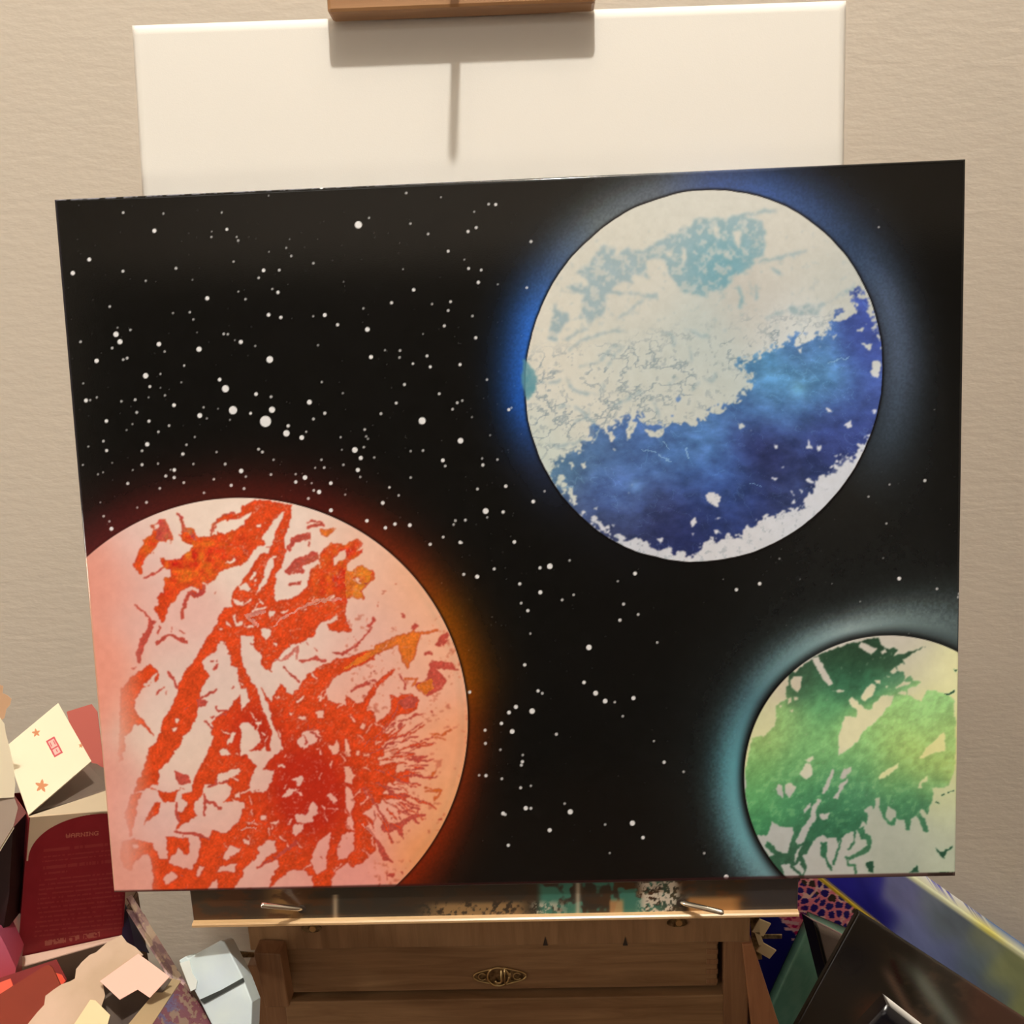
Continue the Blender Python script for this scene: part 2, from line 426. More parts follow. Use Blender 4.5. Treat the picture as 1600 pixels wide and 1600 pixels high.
H - 0,1180 100,1140 210,1140 170,1220 0,1210
H - 260,880 340,890 340,940 270,920
H - 440,640 500,630 490,670 450,670
H - 520,880 600,890 620,1000 500,1080 420,1170 620,1090 640,1150 560,1280 530,1400 150,1400 250,1290 280,1180 400,1080 430,960
H ~7m 600,1060 760,960 820,900
H ~4m 420,1170 560,1090
H - 700,1260 860,1200 980,1280 960,1400 560,1400 620,1300
H - 1180,1300 1260,1200 1400,1120 1500,1130 1640,1000 1640,1400 1180,1400
H - 540,700 640,670 650,700 560,720
H ~3p 250,770 400,760
H ~3p 330,720 380,690
H - 760,255 880,215 890,250 850,320 810,270
H - 660,440 720,360 840,340 720,440
H - 1130,420 1180,400 1240,480 1210,500 1160,470
H - 990,490 1030,520 1040,600 980,690 900,710 810,690 800,640 840,620 920,630 960,570
I +o 200,100 340,20 360,160 560,60 520,180 640,160 660,300 560,260 450,300 380,400 640,420 620,470 400,450 300,520 180,600 280,680 300,780 250,720 180,760 260,880 300,940 180,1120 60,1160 0,1080 80,960 100,800 60,600 140,300 60,150
I +m 370,770 400,700 560,710 640,640 830,600 830,630 680,670 600,740 600,870 530,790 400,810
I +m 280,850 350,880 380,950 440,1040 490,1120 380,1080 350,980
I ~3m 570,500 700,540 750,560
I ~3m 600,580 700,560
I ~5m 450,400 640,430
I ~3O 830,380 1000,380 920,460
I ~2O 860,250 950,150
I - 20,640 60,640 90,790 20,780
I - 0,820 90,820 80,1000 0,1050
I - 0,110 60,150 90,250 40,300 0,280
I - 0,330 60,350 90,480 40,600 0,540
I ~3p 180,720 300,850
I +m 440,1250 510,1230 500,1290
I +m 570,1210 600,1210 590,1240
"""
BLUE = """
J +t 350,1040 330,1200 300,1330 370,1370 420,1240 480,1180 470,1110 380,1090
J +t 440,900 520,860 620,830 540,780 680,640 770,540 850,560 860,640 960,580 1100,590 1250,500 1400,410 1500,390 1510,320 1640,320 1640,980 1560,960 1400,940 1380,880 1290,780 1120,820 1000,780 1000,860 900,850 830,930 1200,960 1210,1010 1080,970 790,960 770,1100 680,1180 560,1170 580,1060 600,960
J - 1130,690 1190,650 1300,720 1290,790 1190,840 1120,800
J - 1290,590 1330,580 1330,650 1300,640
J - 1400,570 1440,580 1430,720 1410,700
J - 560,840 620,830 640,900 570,890
J +t 620,1180 680,1180 670,1230 630,1220
J ~4t 540,1370 640,1330 800,1270 940,1260
J ~3t 480,1420 600,1340
J ~3t 560,1560 700,1540 860,1380 920,1400
J ~3t 1260,1270 1340,1300 1360,1380
J ~3t 1440,1240 1500,1280 1640,1310
J ~3t 1470,1400 1500,1520
J ~4t 800,1560 900,1420
J ~3t 870,1170 1010,1060 1090,1000
J ~3t 420,1350 620,1240
K +t 0,330 330,310 480,340 520,480 510,640 400,670 330,760 240,850 150,940 60,930 0,960
K - 240,420 310,420 290,580 250,480
K - 80,390 140,400 120,520 90,480
K - 150,620 210,590 200,660 160,650
K - 190,720 230,720 210,760
K ~5t 240,310 480,270 600,260
K ~3t 340,700 600,660 860,590
K ~4t 330,760 420,690
K ~4t 560,730 650,800
K ~5t 290,900 320,1000 290,1060
K ~3t 430,880 440,1010
K ~3t 380,860 400,960
K +t 680,1060 800,1060 900,1040 980,1060 960,1130 840,1140 700,1110
K ~4t 520,1150 700,1100 980,1050 1150,960 1260,900
L +T 150,0 180,60 210,120 190,180 130,190 90,240 80,120 100,20
L ~4t 450,60 520,150 620,190 740,190 760,110
L ~3t 230,90 330,100 400,80
L ~4t 530,300 600,350 680,420
L ~4t 640,310 650,380
L ~7t 670,410 700,480 720,560
L ~4t 400,300 480,290
L ~4t 310,620 440,620 580,580
L ~4t 520,410 640,390
L ~3t 830,300 960,240 1060,180
L ~4t 1230,370 1180,270
L ~4t 1300,100 1360,60
L ~3t 1500,160 1560,100
M ~4t 0,60 60,80 100,20
"""
BLUEINK = "868,722 885,712 900,705 915,692 930,685 925,662 935,670 950,672 965,660 985,652 1000,640 1005,660 1020,662 1035,665 1050,652 1068,616 1060,645 1062,665 1090,650 1100,655 1118,640 1137,629 1162,617 1179,591 1160,575 1150,566 1175,561 1195,549 1212,546 1220,538 1237,530 1262,522 1287,526 1293,510 1303,495 1318,489 1330,492 1338,475 1334,449 1345,452 1390,560 1390,640 1345,700 1332,716 1318,712 1300,735 1290,745 1278,749 1272,765 1269,775 1256,790 1246,799 1228,800 1212,807 1196,806 1179,820 1165,826 1156,842 1134,838 1118,846 1110,842 1098,852 1090,868 1077,872 1057,865 1040,857 1025,861 1002,854 985,845 960,848 930,830 905,815 880,780 860,750"
BHOLE = """
K - 890,1220 1000,1150 1020,1190 950,1240
K - 740,1370 800,1290 990,1290 900,1330 760,1400
K - 690,1250 780,1200 790,1240 710,1290
K - 1060,1180 1240,1070 1260,1080 1230,1150 1110,1200
K - 1250,1260 1340,1240 1330,1270
K - 1060,1320 1110,1290 1080,1340
K - 1320,1370 1400,1370 1380,1430
K - 1400,1530 1460,1510 1480,1600 1410,1620
K ~2w 1040,1530 1200,1480
K - 770,1420 820,1400 800,1450
M - 1390,0 1470,0 1460,70 1410,50
M - 60,340 100,270 130,300 200,310 120,370
M - 290,430 330,420 340,470 310,490
M - 1390,330 1430,330 1420,370
M - 1170,450 1220,420 1240,470 1200,490
M - 1010,310 1040,310 1070,350 1040,350
M - 850,630 880,580 910,640 870,650
M - 940,620 970,620 970,660 950,660
M - 1280,610 1320,590 1340,620 1310,660
M - 20,1030 70,1000 150,1050 110,1120 40,1090
M - 100,1240 130,1215 140,1240
M - 830,900 880,890 910,920 890,940
M - 720,1000 750,1010 740,1040
M - 790,1000 830,1000 820,1030
M - 80,1320 140,1340 110,1360
M ~1w 380,940 490,960
M - 590,600 620,620 610,640 590,630
M - 640,790 670,790 660,810
M - 560,890 620,890 600,920
M - 730,1100 760,1060 750,1110
M - 1070,710 1110,700 1100,730
L - 950,480 1000,390 1040,440 990,560 960,590 970,510
L - 1090,400 1200,330 1230,380 1200,440 1120,420
L - 1090,480 1130,480 1190,500 1290,470 1230,560 1140,540
L - 1340,350 1430,200 1540,240 1530,360 1560,440 1500,470 1430,430 1350,430
L - 800,510 850,500 860,560 820,600
L - 570,780 620,770 630,810 590,820
L - 830,650 865,650 860,680
L - 1490,1260 1520,1220 1540,1270 1510,1310
L - 1210,1400 1260,1380 1240,1430
L - 1490,1350 1520,1350 1510,1370
L - 830,1280 860,1280 850,1310
L - 870,1350 950,1370 920,1420 850,1380
L - 660,1230 740,1250 800,1340 740,1330
L - 680,1140 710,1130 700,1160
L - 960,1420 1020,1400 1020,1440 980,1450
L ~2w 1080,650 1200,680
L ~2w 1220,690 1320,750
L ~1w 1270,590 1320,660
L ~2w 1450,640 1465,730
L - 480,770 510,760 530,800 500,820 500,790
L ~2w 420,970 520,970
"""
GREEN = """
N +g 800,850 900,880 1000,800 1130,700 1250,640 1640,500 1640,1640 400,1640 640,1620 660,1300 780,1230 780,1100 830,1030
N - 1110,710 1190,690 1240,790 1290,880 1380,1020 1330,1050 1250,980
N - 840,980 880,930 980,930 970,1080 930,1130 870,1080
N - 880,1190 940,1190 930,1240 890,1230
N - 800,1210 850,1210 850,1280 810,1270
N - 690,1300 740,1290 720,1330
N - 830,1360 880,1350 870,1390
N - 1400,1120 1460,1080 1520,1120 1450,1150
O +g 0,420 200,350 500,280 520,360 600,430 680,410 760,450 690,520 920,460 1100,400 980,460 870,530 800,570 820,620 720,640 740,700 820,720 820,820 900,770 940,840 1050,830 980,900 860,930 870,1000 1050,1090 1070,1000 1120,950 1280,970 1450,1060 1450,1640 0,1640
O - 250,400 290,340 370,380 480,440 410,500 330,450
O - 520,470 580,430 590,470 540,500
O - 640,720 700,660 740,700 680,740
O - 760,620 800,600 810,660
O - 690,940 800,850 900,830 900,860 780,910
O - 280,1050 320,940 420,870 480,900 420,1020 330,1080
O - 450,830 520,820 530,860 470,860
O - 580,900 620,890 620,930
O - 580,770 640,770 620,790
O - 750,990 790,950 860,980 820,1020
O - 130,1080 160,1030 240,1090 320,1170 420,1190 440,1110 540,1020 690,1010 650,1120 560,1240 500,1340 380,1450 280,1580 200,1640 20,1640 80,1480 120,1290 160,1420 240,1340 230,1200 150,1130
O - 0,930 70,950 50,980 0,980
O - 860,940 1070,880 1050,1090 980,1070 900,1020
O +G 1440,690 1480,690 1470,720
O +G 1320,1000 1460,940 1450,980 1350,1020
O +G 1340,1310 1390,1290 1400,1350 1350,1350
O - 1140,1580 1240,1510 1340,1480 1330,1640 1130,1640
P +g 280,210 400,180 520,60 520,0 1300,0 1300,1640 560,1560 330,1210 290,1120 240,930 215,750 215,500
P - 280,190 330,80 360,0 520,0 480,100 390,190
P - 1100,370 1140,200 1200,20 1300,0 1300,300 1200,340
P - 730,560 800,440 840,440 860,560 800,600
P - 780,430 860,370 870,410 820,430
P - 500,700 540,640 570,670 580,780 530,750
P - 590,650 640,630 710,680 640,780 600,740
P - 940,730 1050,500 1070,520 1010,680 970,730
P - 1130,560 1220,480 1260,500 1160,600
P - 1040,780 1180,600 1220,600 1100,790
P - 910,790 940,800 880,920 900,960 830,1060 780,1200 710,1240 700,1200 760,1060 840,960 860,850
P - 770,900 830,820 840,860 780,930
P - 920,930 1030,930 1010,990 950,1000
P - 330,1130 420,1150 470,1000 540,1060 680,1070 680,1110 620,1310 520,1290 430,1200 400,1240 490,1330 440,1340 320,1180
P - 690,1310 760,1230 680,1420
P - 560,1430 640,1410 730,1530 650,1560 590,1530
P - 680,1440 730,1380 780,1490 760,1520
P - 760,1330 800,1310 860,1200 960,1130 1000,1160 1090,1160 1100,1210 1180,1130 1300,1080 1340,1760 760,1640 800,1440
P +g 940,1200 1000,1200 1000,1300 980,1360 940,1330
P ~3g 980,1340 1010,1400 1040,1470
P ~3g 1130,1180 1100,1300 1060,1410
P ~4g 660,1440 740,1520
Q +g 0,0 1130,0 1120,500 1060,650 1020,680 890,680 920,740 880,840 850,930 800,880 760,940 700,980 650,1000 560,980 540,1040 480,1040 420,960 400,880 380,780 340,890 320,850 260,880 240,900 280,950 270,1040 240,1010 220,1000 190,1080 130,1080 60,1140 0,1200
Q - 0,370 0,180 60,0 400,0 320,80 240,140 180,240 100,310
Q - 780,400 850,290 1010,150 1030,180 1030,330 880,360 820,400
Q - 380,580 460,510 580,450 560,500 460,580 400,600
Q - 760,690 770,640 860,560 850,610 800,640 810,690
Q - 450,930 480,860 540,900 560,960 500,1000 450,970
Q - 20,590 60,500 120,480 120,520 60,590
Q - 0,740 0,660 90,590 100,620 40,700
Q - 350,790 390,780 400,850 380,900 350,870
Q +g 640,990 700,980 680,1090 650,1090
Q ~7g 760,920 810,1000 845,1090
Q ~3g 870,850 850,930
Q +g 180,1070 240,1060 260,1120 320,1150 320,1220 290,1300 200,1340 110,1380 80,1360 200,1300 270,1240 270,1180 210,1190
Q ~3g 160,1100 150,1220 100,1270
Q ~4g 80,1360 90,1420 150,1430 170,1500
Q +G 260,1410 330,1370 340,1500 290,1490
Q +G 680,1500 750,1430 780,1500
Q +G 930,1250 990,1300 1100,1240 1100,1270 1040,1300 1020,1370 980,1340
Q +G 860,1510 1000,1490 1110,1500 1100,1530 860,1530
Q ~2G 1060,730 1110,710
Q ~2G 1000,750 1020,740
Q ~2G 940,820 970,830
"""
STARS = """
a 600,172,14 860,323,22 935,180,12 1465,312,15 1335,375,12 1338,330,9 1545,375,11 1558,405,13 1420,175,9 317,563,21 180,676,23 598,660,16 788,740,12 1040,636,15 1177,732,9 1520,580,12 1300,886,22 488,955,14 1015,1010,11 1155,1002,13 1185,1062,12 540,1186,29 573,1248,27 553,1130,10 660,1150,13 245,1248,14 508,1300,14 898,1268,24 945,1330,12 1232,1310,28 1438,1183,14 1472,1185,13 1530,1235,9 1580,1250,22 378,1408,21 600,1397,14 633,1384,15 1108,1445,11 787,1531,26 910,1518,9 1404,1562,18 1215,1170,8 1560,830,8
b 1173,380,39 1262,322,12 75,418,14 34,275,10 572,572,11 614,640,13 798,700,13 428,605,9 383,760,19 514,758,15 342,822,14 503,943,18 456,915,12 233,1000,13 172,937,9 425,1130,20 527,1152,18 893,1132,21 1000,1213,17 1248,1252,25 1215,1077,12 1450,1030,17 797,1142,11 837,1384,11 435,1502,35 313,1390,11 1278,1482,21 1395,1425,11 1520,1428,14 1516,1486,13 1572,115,13 425,137,9 600,500,8 1050,855,8 1545,750,9
c 220,370,13 368,456,14 535,600,16 700,436,17 769,403,16 872,208,14 931,211,17 752,272,11 705,744,16 810,757,15 786,860,18 670,670,10 247,922,18 555,1021,15 400,1040,12 535,1095,15 503,1222,16 737,1140,13 764,1322,17 1225,520,16 1190,904,14 358,1473,16 634,1545,15 388,1565,13 240,1537,12 325,1290,9 948,876,10 475,150,10
d 218,20,22 627,145,28 662,235,16 130,351,21 165,348,12 540,345,15 425,358,13 788,308,12 553,450,15 863,390,20 1078,476,26 1110,408,12 1137,500,11 1292,253,38 1243,178,18 1548,297,18 1355,432,44 1500,458,13 1330,512,10 300,522,19 655,523,17 822,560,14 733,612,14 640,716,23 597,770,14 275,690,14 302,768,17 967,720,13 937,797,18 1037,655,11 597,886,16 866,930,19 835,928,10 795,980,16 865,993,17 945,1035,14 478,1042,16 745,1083,14 634,1200,15 557,1243,11 1218,780,12 1290,881,15 1423,938,24 1462,985,13 1340,1058,17 1447,1085,15 1195,1007,13 1113,1120,13 1025,880,12 730,877,12 277,1315,13 325,1358,12 342,1420,21 150,735,11 107,208,11 220,325,12 520,930,10 272,950,10 230,966,11 104,888,11 348,870,9 250,1200,9 517,548,10 468,597,10 652,325,10 925,200,10 948,62,11 750,245,9 750,128,10 1230,420,9
e 220,10,33 107,298,18 240,428,33 186,525,60 62,458,15 232,320,15 552,365,26 680,457,17 375,562,18 360,624,34 488,660,25 525,612,12 585,505,15 128,757,15 160,780,15 253,845,12 655,197,12 930,763,30 980,830,22 955,930,22 1012,593,14 1025,650,12 1040,670,11 1005,740,13 1092,826,12 1148,461,15 1273,371,12 835,887,13 652,845,13 675,910,14 600,912,11 976,988,12 730,1040,19 515,993,24 437,965,12 438,1030,18 570,1040,11 588,1100,14 633,1113,23 543,1168,15 231,968,14 731,1266,21 1163,1204,20 1031,1353,19 1186,1411,16 1262,1382,15 1218,1075,13 850,1135,11 812,657,12 830,290,11 822,762,10
f 318,520,38 638,686,30 847,1272,31 490,850,20 510,897,14 103,372,15 170,218,16 460,295,15 572,423,14 610,370,15 652,352,13 633,52,15 385,70,16 242,45,13 858,177,13 1040,427,17 1062,412,11 818,834,12 824,888,17 945,843,13 325,768,14 222,773,12 222,993,13 1015,1065,18 779,1088,15 1244,1193,20 1338,1107,13 993,1280,18 860,1325,12 678,1348,15 595,1352,14 580,1385,13 92,1380,18 215,1390,20 12,1412,18 493,1489,15 385,1549,17 634,1533,18 1086,1529,17 122,1142,13 733,490,10 45,1075,11 885,640,10
g 93,222,15 190,178,11 17,209,11 335,263,12 506,163,20 450,172,12 618,130,9 452,311,15 576,354,10 641,325,9 381,415,12 343,372,10 990,204,14 1566,296,12 728,624,20 904,469,12 1008,437,10 1116,596,9 925,378,11 363,723,12 700,823,13 766,884,18 820,929,17 981,912,15 875,935,9 439,871,12 463,885,10 313,962,15 274,994,14 405,986,20 231,1056,12 50,878,12 305,25,12 920,1015,9 395,545,8 892,248,8 5,30,9
h 292,156,17 231,111,10 138,149,11 140,224,11 225,260,9 543,172,11 352,290,9 350,328,12 344,347,11 143,407,12 104,405,9 233,425,10 340,476,11 398,465,9 1155,331,12 1266,385,9 369,592,16 398,593,11 240,622,14 252,628,11 622,613,19 590,566,9 505,717,15 270,803,12 975,677,19 1035,759,13 820,685,9 846,847,8 1097,211,8 1508,982,17 1383,848,9
0 1187,912,3.5 1405,904,3.8 1464,920,2.6 1500,928,4 1445,751,3 1390,757,2 1357,776,2.2 1385,818,2.2 1380,872,1.6 1373,355,2 1218,873,1.8 1344,940,1.5 1300,912,1.3 1498,933,3 502,292,4 1420,990,1.2 1460,640,1.2 1130,905,1.2 1250,905,1.2
"""
INK = {'o': (222, 72, 28), 'O': (228, 118, 38), 'r': (185, 32, 22), 'm': (196, 78, 62), 'p': (226, 140, 120),
       't': (158, 180, 184), 'T': (95, 155, 160), 'w': (150, 190, 215), 'g': None, 'G': (40, 82, 60)}

def ops(txt, U, V, A, C, Uw, Vw):
    """A ink amount, C ink colour; evaluated at warped coordinates"""

    for ln in txt.strip().split('\n'):
        t, op, pts = ln.split(' ', 2)
        P = TP(t, pts)
        xs = [p[0] for p in P]; ys = [p[1] for p in P]
        m = 16
        u0, u1, v0, v1 = min(xs)-m, max(xs)+m, min(ys)-m, max(ys)+m
        uu = U[U.shape[0]//2]; vv = V[:, V.shape[1]//2]
        ca = max(0, np.searchsorted(uu, u0-70)); cb = np.searchsorted(uu, u1+70)
        ra = max(0, np.searchsorted(-vv, -v1-25)); rb = np.searchsorted(-vv, -v0+25)
        S = (slice(ra, rb), slice(ca, cb))
        u = Uw[S]; v = Vw[S]
        if u.size == 0: continue
        if op[0] in '+-':
            M = pip(u, v, P)
            if op[0] == '-': A[S][M] = 0
            else:
                A[S][M] = 1
                if INK[op[1]]: C[S][M] = INK[op[1]]
                else: C[S][M] = -1
        else:
            w = float(op[1:-1])/2+.4; col = INK.get(op[-1])
            n = len(P)-1
            for i in range(n):
                (x0, y0), (x1, y1) = P[i], P[i+1]
                L = (x1-x0)**2+(y1-y0)**2+1e-6
                tt = np.clip(((u-x0)*(x1-x0)+(v-y0)*(y1-y0))/L, 0, 1)
                d = np.hypot(u-x0-tt*(x1-x0), v-y0-tt*(y1-y0))
                M = d < w*(.75+.25*(i % 2))
                if op[-1] == 'x': A[S][M] = 0; continue
                A[S][M] = 1
                C[S][M] = col if col else -1
def strands():
    R = np.random.RandomState(11); L = []
    for i in range(85):      # fine spokes running out of the dark centre of the red disc
        a = np.radians(R.uniform(-50, 62)); r0 = R.uniform(35, 105); r1 = r0+R.uniform(12, 48); b = a+R.uniform(-.12, .12)
        x0, y0 = 545+r0*np.cos(a), 1195+r0*np.sin(a); x1, y1 = 545+r1*np.cos(b), 1195+r1*np.sin(b)
        L.append('0 ~%.1f%s %.1f %.1f %.1f %.1f %.1f %.1f' % (R.uniform(.5, 2.4), 'momo'[R.randint(4)], x0, y0, (x0+x1)/2+R.uniform(-3, 3), (y0+y1)/2+R.uniform(-3, 3), x1, y1))
    for i in range(120):     # creases of bare ground inside the ink
        x = R.uniform(330, 600); y = R.uniform(900, 1400); a = np.radians(R.choice([-60, -50, 55, 70, 20])+R.uniform(-18, 18)); l = R.uniform(4, 17)
        L.append('0 ~%.1fx %.1f %.1f %.1f %.1f %.1f %.1f' % (R.uniform(.3, 1.9), x, y, x+l*np.cos(a)*.5+R.uniform(-2, 2), y+l*np.sin(a)*.5, x+l*np.cos(a), y+l*np.sin(a)))
    for i in range(70):      # small stray flecks of ink on the ground
        x = R.uniform(200, 700); y = R.uniform(830, 1390); a = R.uniform(0, 6.3); l = R.uniform(2, 11)
        L.append('0 ~%.1fm %.1f %.1f %.1f %.1f' % (R.uniform(.2, 1.4), x, y, x+l*np.cos(a), y+l*np.sin(a)))
    return '\n'.join(L)
STRANDS = strands()
def blur(a, n=1):
    for _ in range(n):
        a = (np.roll(a, 1, 0)+a*2+np.roll(a, -1, 0))/4
        a = (np.roll(a, 1, 1)+a*2+np.roll(a, -1, 1))/4
    return a

def paint(U, V):
    """sRGB 0-255 paint colour of the canvas for photo coordinates U (right), V (down); rows run bottom to top"""
    n1 = fbm(U, V, 40, 1); n2 = fbm(U, V, 9, 5); n3 = vnoise(U, V, 2.6, 9); n4 = fbm(U, V, 120, 12, 3)
    out = np.zeros(U.shape+(3,))
    out[:] = (17, 16, 14)
    out += ((n2-.5)*8)[..., None]
    def over(c, a):
        nonlocal out
        out = out*(1-a[..., None])+np.asarray(c, float)*a[..., None]
    # ---- airbrushed halos round the three planets
    def ell(cx, cy, rx, ry, sh=0):
        dx = (U-cx)/rx; dy = (V-cy-sh*(U-cx))/ry
        r = np.hypot(dx, dy)
        ang = np.degrees(np.arctan2(-dy, dx)) % 360
        return (r-1)*(rx+ry)/2, ang
    def angcol(ang, tab):
        a = [t[0] for t in tab]
        k = [[t[1][i] for t in tab] for i in range(3)]
        w = np.interp(ang, a, [t[2] for t in tab]); al = np.interp(ang, a, [t[3] for t in tab])
        return np.stack([np.interp(ang, a, q) for q in k], -1), w, al
    dR, aR = ell(376, 1128, 355, 350)
    dB, aB = ell(1100, 587, 279, 290, -.05)
    dG, aG = ell(1390, 1215, 227, 222)
    dB = dB+(n1-.5)*3
    # red: maroon over the top, orange on the right, deep red at the foot
    tab = [(0, (120, 50, 12), 34, .85), (10, (140, 70, 10), 42, .9), (28, (140, 72, 12), 42, .9), (45, (125, 45, 20), 44, .85), (70, (90, 28, 22), 50, .85),
           (100, (88, 32, 25), 44, .8), (135, (95, 33, 34), 60, .85), (160, (95, 33, 34), 60, .85), (300, (130, 32, 12), 60, .95), (325, (130, 38, 12), 42, .95), (345, (115, 40, 15), 32, .9), (360, (120, 50, 12), 34, .85)]
    c, w, al = angcol(aR, tab)
    over(c, al*np.exp(-(np.clip(dR, 0, 999)/w)**1.6)*(.9+.2*n3))
    # blue
    tab = [(0, (88, 105, 128), 40, .8), (20, (86, 104, 130), 40, .8), (40, (54, 74, 104), 56, .85), (70, (60, 88, 142), 46, .95), (88, (70, 90, 136), 44, .95), (105, (105, 115, 124), 42, .85),
           (125, (108, 120, 124), 46, .85), (145, (62, 88, 126), 48, .95), (160, (50, 104, 186), 42, 1), (185, (36, 88, 172), 38, 1), (205, (40, 52, 80), 36, .75), (225, (26, 27, 33), 40, .5),
           (270, (20, 19, 18), 40, .3), (320, (34, 33, 31), 80, .7), (340, (64, 78, 92), 50, .8), (360, (88, 105, 128), 40, .8)]
    c, w, al = angcol(aB, tab)
    off = np.interp(aB, [0, 20, 40, 90, 180, 320, 340, 360], [26, 24, 10, 6, 2, 20, 26, 26])
    over(c, al*np.exp(-(np.abs(dB-off)/w)**1.7)*(.9+.2*n3))
    # green: cyan ring with a dark gap
    tab = [(0, (110, 130, 125), 26, .9), (60, (105, 122, 120), 46, .8), (85, (130, 150, 145), 26, .95), (105, (170, 192, 188), 18, 1), (130, (122, 162, 162), 22, .95), (150, (84, 132, 140), 22, .9),
           (175, (92, 164, 172), 23, 1), (205, (112, 174, 180), 23, 1), (230, (130, 158, 160), 27, .9), (360, (110, 130, 125), 26, .9)]
    c, w, al = angcol(aG, tab)
    off = np.interp(aG, [0, 60, 100, 125, 150, 175, 230, 360], [26, 30, 17, 17, 19, 17, 21, 26])
    s = np.where(dG > off, 1.35, .62)
    spray = np.clip((fbm(U, V, 3.4, 15, 2)-.5)*.7*sm(10, 60, dG), -.2, .3)
    over(c, np.clip(al*np.exp(-(np.abs(dG-off)/(w*s))**1.8)*(1+spray), 0, 1))
    far = np.exp(-(np.clip(dG-off, 0, 999)/85)**1.5)*.22*sm(-10, 10, dG)
    over((95, 115, 122), far*(.75+.5*n3))
    over((60, 62, 60), .16*np.exp(-((U-1380)**2+(V-820)**2)/(2*170**2)))
    # ---- stars
    def star(x, y, r, b):
        uu = U[U.shape[0]//2]; vv = V[:, V.shape[1]//2]
        m = r+4
        ca = max(0, np.searchsorted(uu, x-m-45)); cb = np.searchsorted(uu, x+m+45)
        ra = max(0, np.searchsorted(-vv, -y-m-25)); rb = np.searchsorted(-vv, -y+m+25)
        S = (slice(ra, rb), slice(ca, cb))
        if U[S].size == 0: return
        d = np.hypot(U[S]-x, V[S]-y)
        a = b*np.clip((r+.75-d)/1.3, 0, 1)
        out[S] = out[S]*(1-a[..., None])+np.array((235, 232, 225.))*a[..., None]
    for ln in STARS.strip().split('\n'):
        t, rest = ln.split(' ', 1)
        ox, oy, k = TILES[t]
        for q in rest.split():
            x, y, r = [float(z) for z in q.split(',')]
            rr = r*k*.93
            star(ox+x*k, oy+y*k, max(rr*.82, .75), min(1, .13+.26*rr))
    R = np.random.RandomState(4)
    for i in range(330):
        x = 100+720*R.rand()**1.1; y = 320+700*R.rand()
        star(x, y, .5+.35*R.rand(), .10+.2*R.rand())
    for i in range(260):
        x = 740+760*R.rand(); y = 700+640*R.rand()
        star(x, y, .45+.3*R.rand(), .08+.14*R.rand())
    # rim highlight painted as pale broken colour along the canvas's top fold
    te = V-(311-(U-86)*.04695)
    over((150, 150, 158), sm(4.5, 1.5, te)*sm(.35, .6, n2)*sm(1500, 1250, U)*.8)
    # thin dark outline between halo and disc
    for d, a0, wd in ((dR, aR, 3.), (dB, aB, 3.2), (dG, aG, 6.)):
        k = np.exp(-(np.clip(d, 0, 99)/wd)**2)
        if wd > 5: k = k*np.interp(a0, [0, 80, 100, 125, 140, 200, 230, 360], [.9, .6, .5, .55, .9, 1, 1, .9])
        elif d is dR: k = k*np.interp(a0, [0, 60, 90, 150, 300, 360], [1, .9, .3, .2, .6, 1])
        over((16, 12, 12), k*.92)
    # ---- red planet
    ins = sm(.9, -.9, dR)
    base = field(U, V, [(160, 900, (240, 160, 138), 40), (150, 1050, (245, 160, 135), 40), (170, 1250, (240, 165, 145), 40), (190, 1370, (232, 160, 140), 40),
                        (230, 860, (238, 200, 188), 40), (300, 810, (250, 226, 205), 50), (380, 800, (250, 226, 205), 50), (260, 960, (240, 190, 175), 45),
                        (290, 1080, (238, 208, 192), 50), (300, 1180, (245, 215, 192), 50), (480, 900, (245, 218, 200), 60), (560, 880, (248, 195, 165), 40), (400, 1300, (240, 190, 172), 60),
                        (590, 960, (240, 188, 170), 50), (640, 920, (252, 185, 140), 40), (690, 1020, (250, 185, 145), 40), (640, 1080, (248, 185, 160), 50), (700, 1150, (250, 168, 118), 36),
                        (650, 1230, (245, 175, 145), 50), (700, 1250, (250, 170, 105), 36), (650, 1330, (248, 160, 95), 34), (560, 1360, (245, 160, 145), 50), (480, 1370, (240, 165, 148), 50),
                        (300, 1380, (238, 170, 152), 50), (250, 1270, (235, 192, 180), 40), (600, 1270, (248, 180, 160), 30)])
    base += ((n2-.5)*10+(n1-.5)*8)[..., None]
    rim = np.clip(1-np.abs(dR+8)/10, 0, 1)*np.interp(aR, [0, 30, 45, 180, 300, 340, 360], [.25, .2, .05, 0, .1, .2, .25])
    base = base*(1-rim[..., None]*.55)+np.array((160, 140, 110.))*rim[..., None]*.55
    w1 = fbm(U, V, 7, 21, 3)-.5; w2 = fbm(U, V, 7, 31, 3)-.5
    Uw = U+w1*6.5; Vw = V+w2*6.5
    A = np.zeros(U.shape); C = np.zeros(U.shape+(3,))
    ops(RED, U, V, A, C, Uw, Vw)
    ops(STRANDS, U, V, A, C, Uw, Vw)
    C[C < 0] = 0
    # dry-brush break-up: flecks of bare ground inside the ink, flecks of ink outside it
    vein = np.abs(fbm(U*1.0+V*.25, V, 13, 51, 4)-.5)
    zone = sm(300, 420, U)*sm(1420, 1300, V)
    A = np.where((vein < .008*zone) & (A > 0), .45, A)
    A = np.where((n3 > .95) & (n2 > .6), A*.6, A)
    sp = (fbm(U, V, 6, 71, 3) > .70) & (U > 540) & (V > 960) & (fbm(U, V, 30, 77, 2) > .5)
    C[sp & (A == 0)] = (216, 110, 70); A[sp & (A == 0)] = .55
    A = blur(A); Cb = C.copy()
    Cb = np.where(Cb.sum(-1, keepdims=True) > 10, Cb, np.array((215, 75, 40.)))
    ink = Cb*(.78+.30*fbm(U+V*.5, V, 9, 41, 4)+.16*n3)[..., None]
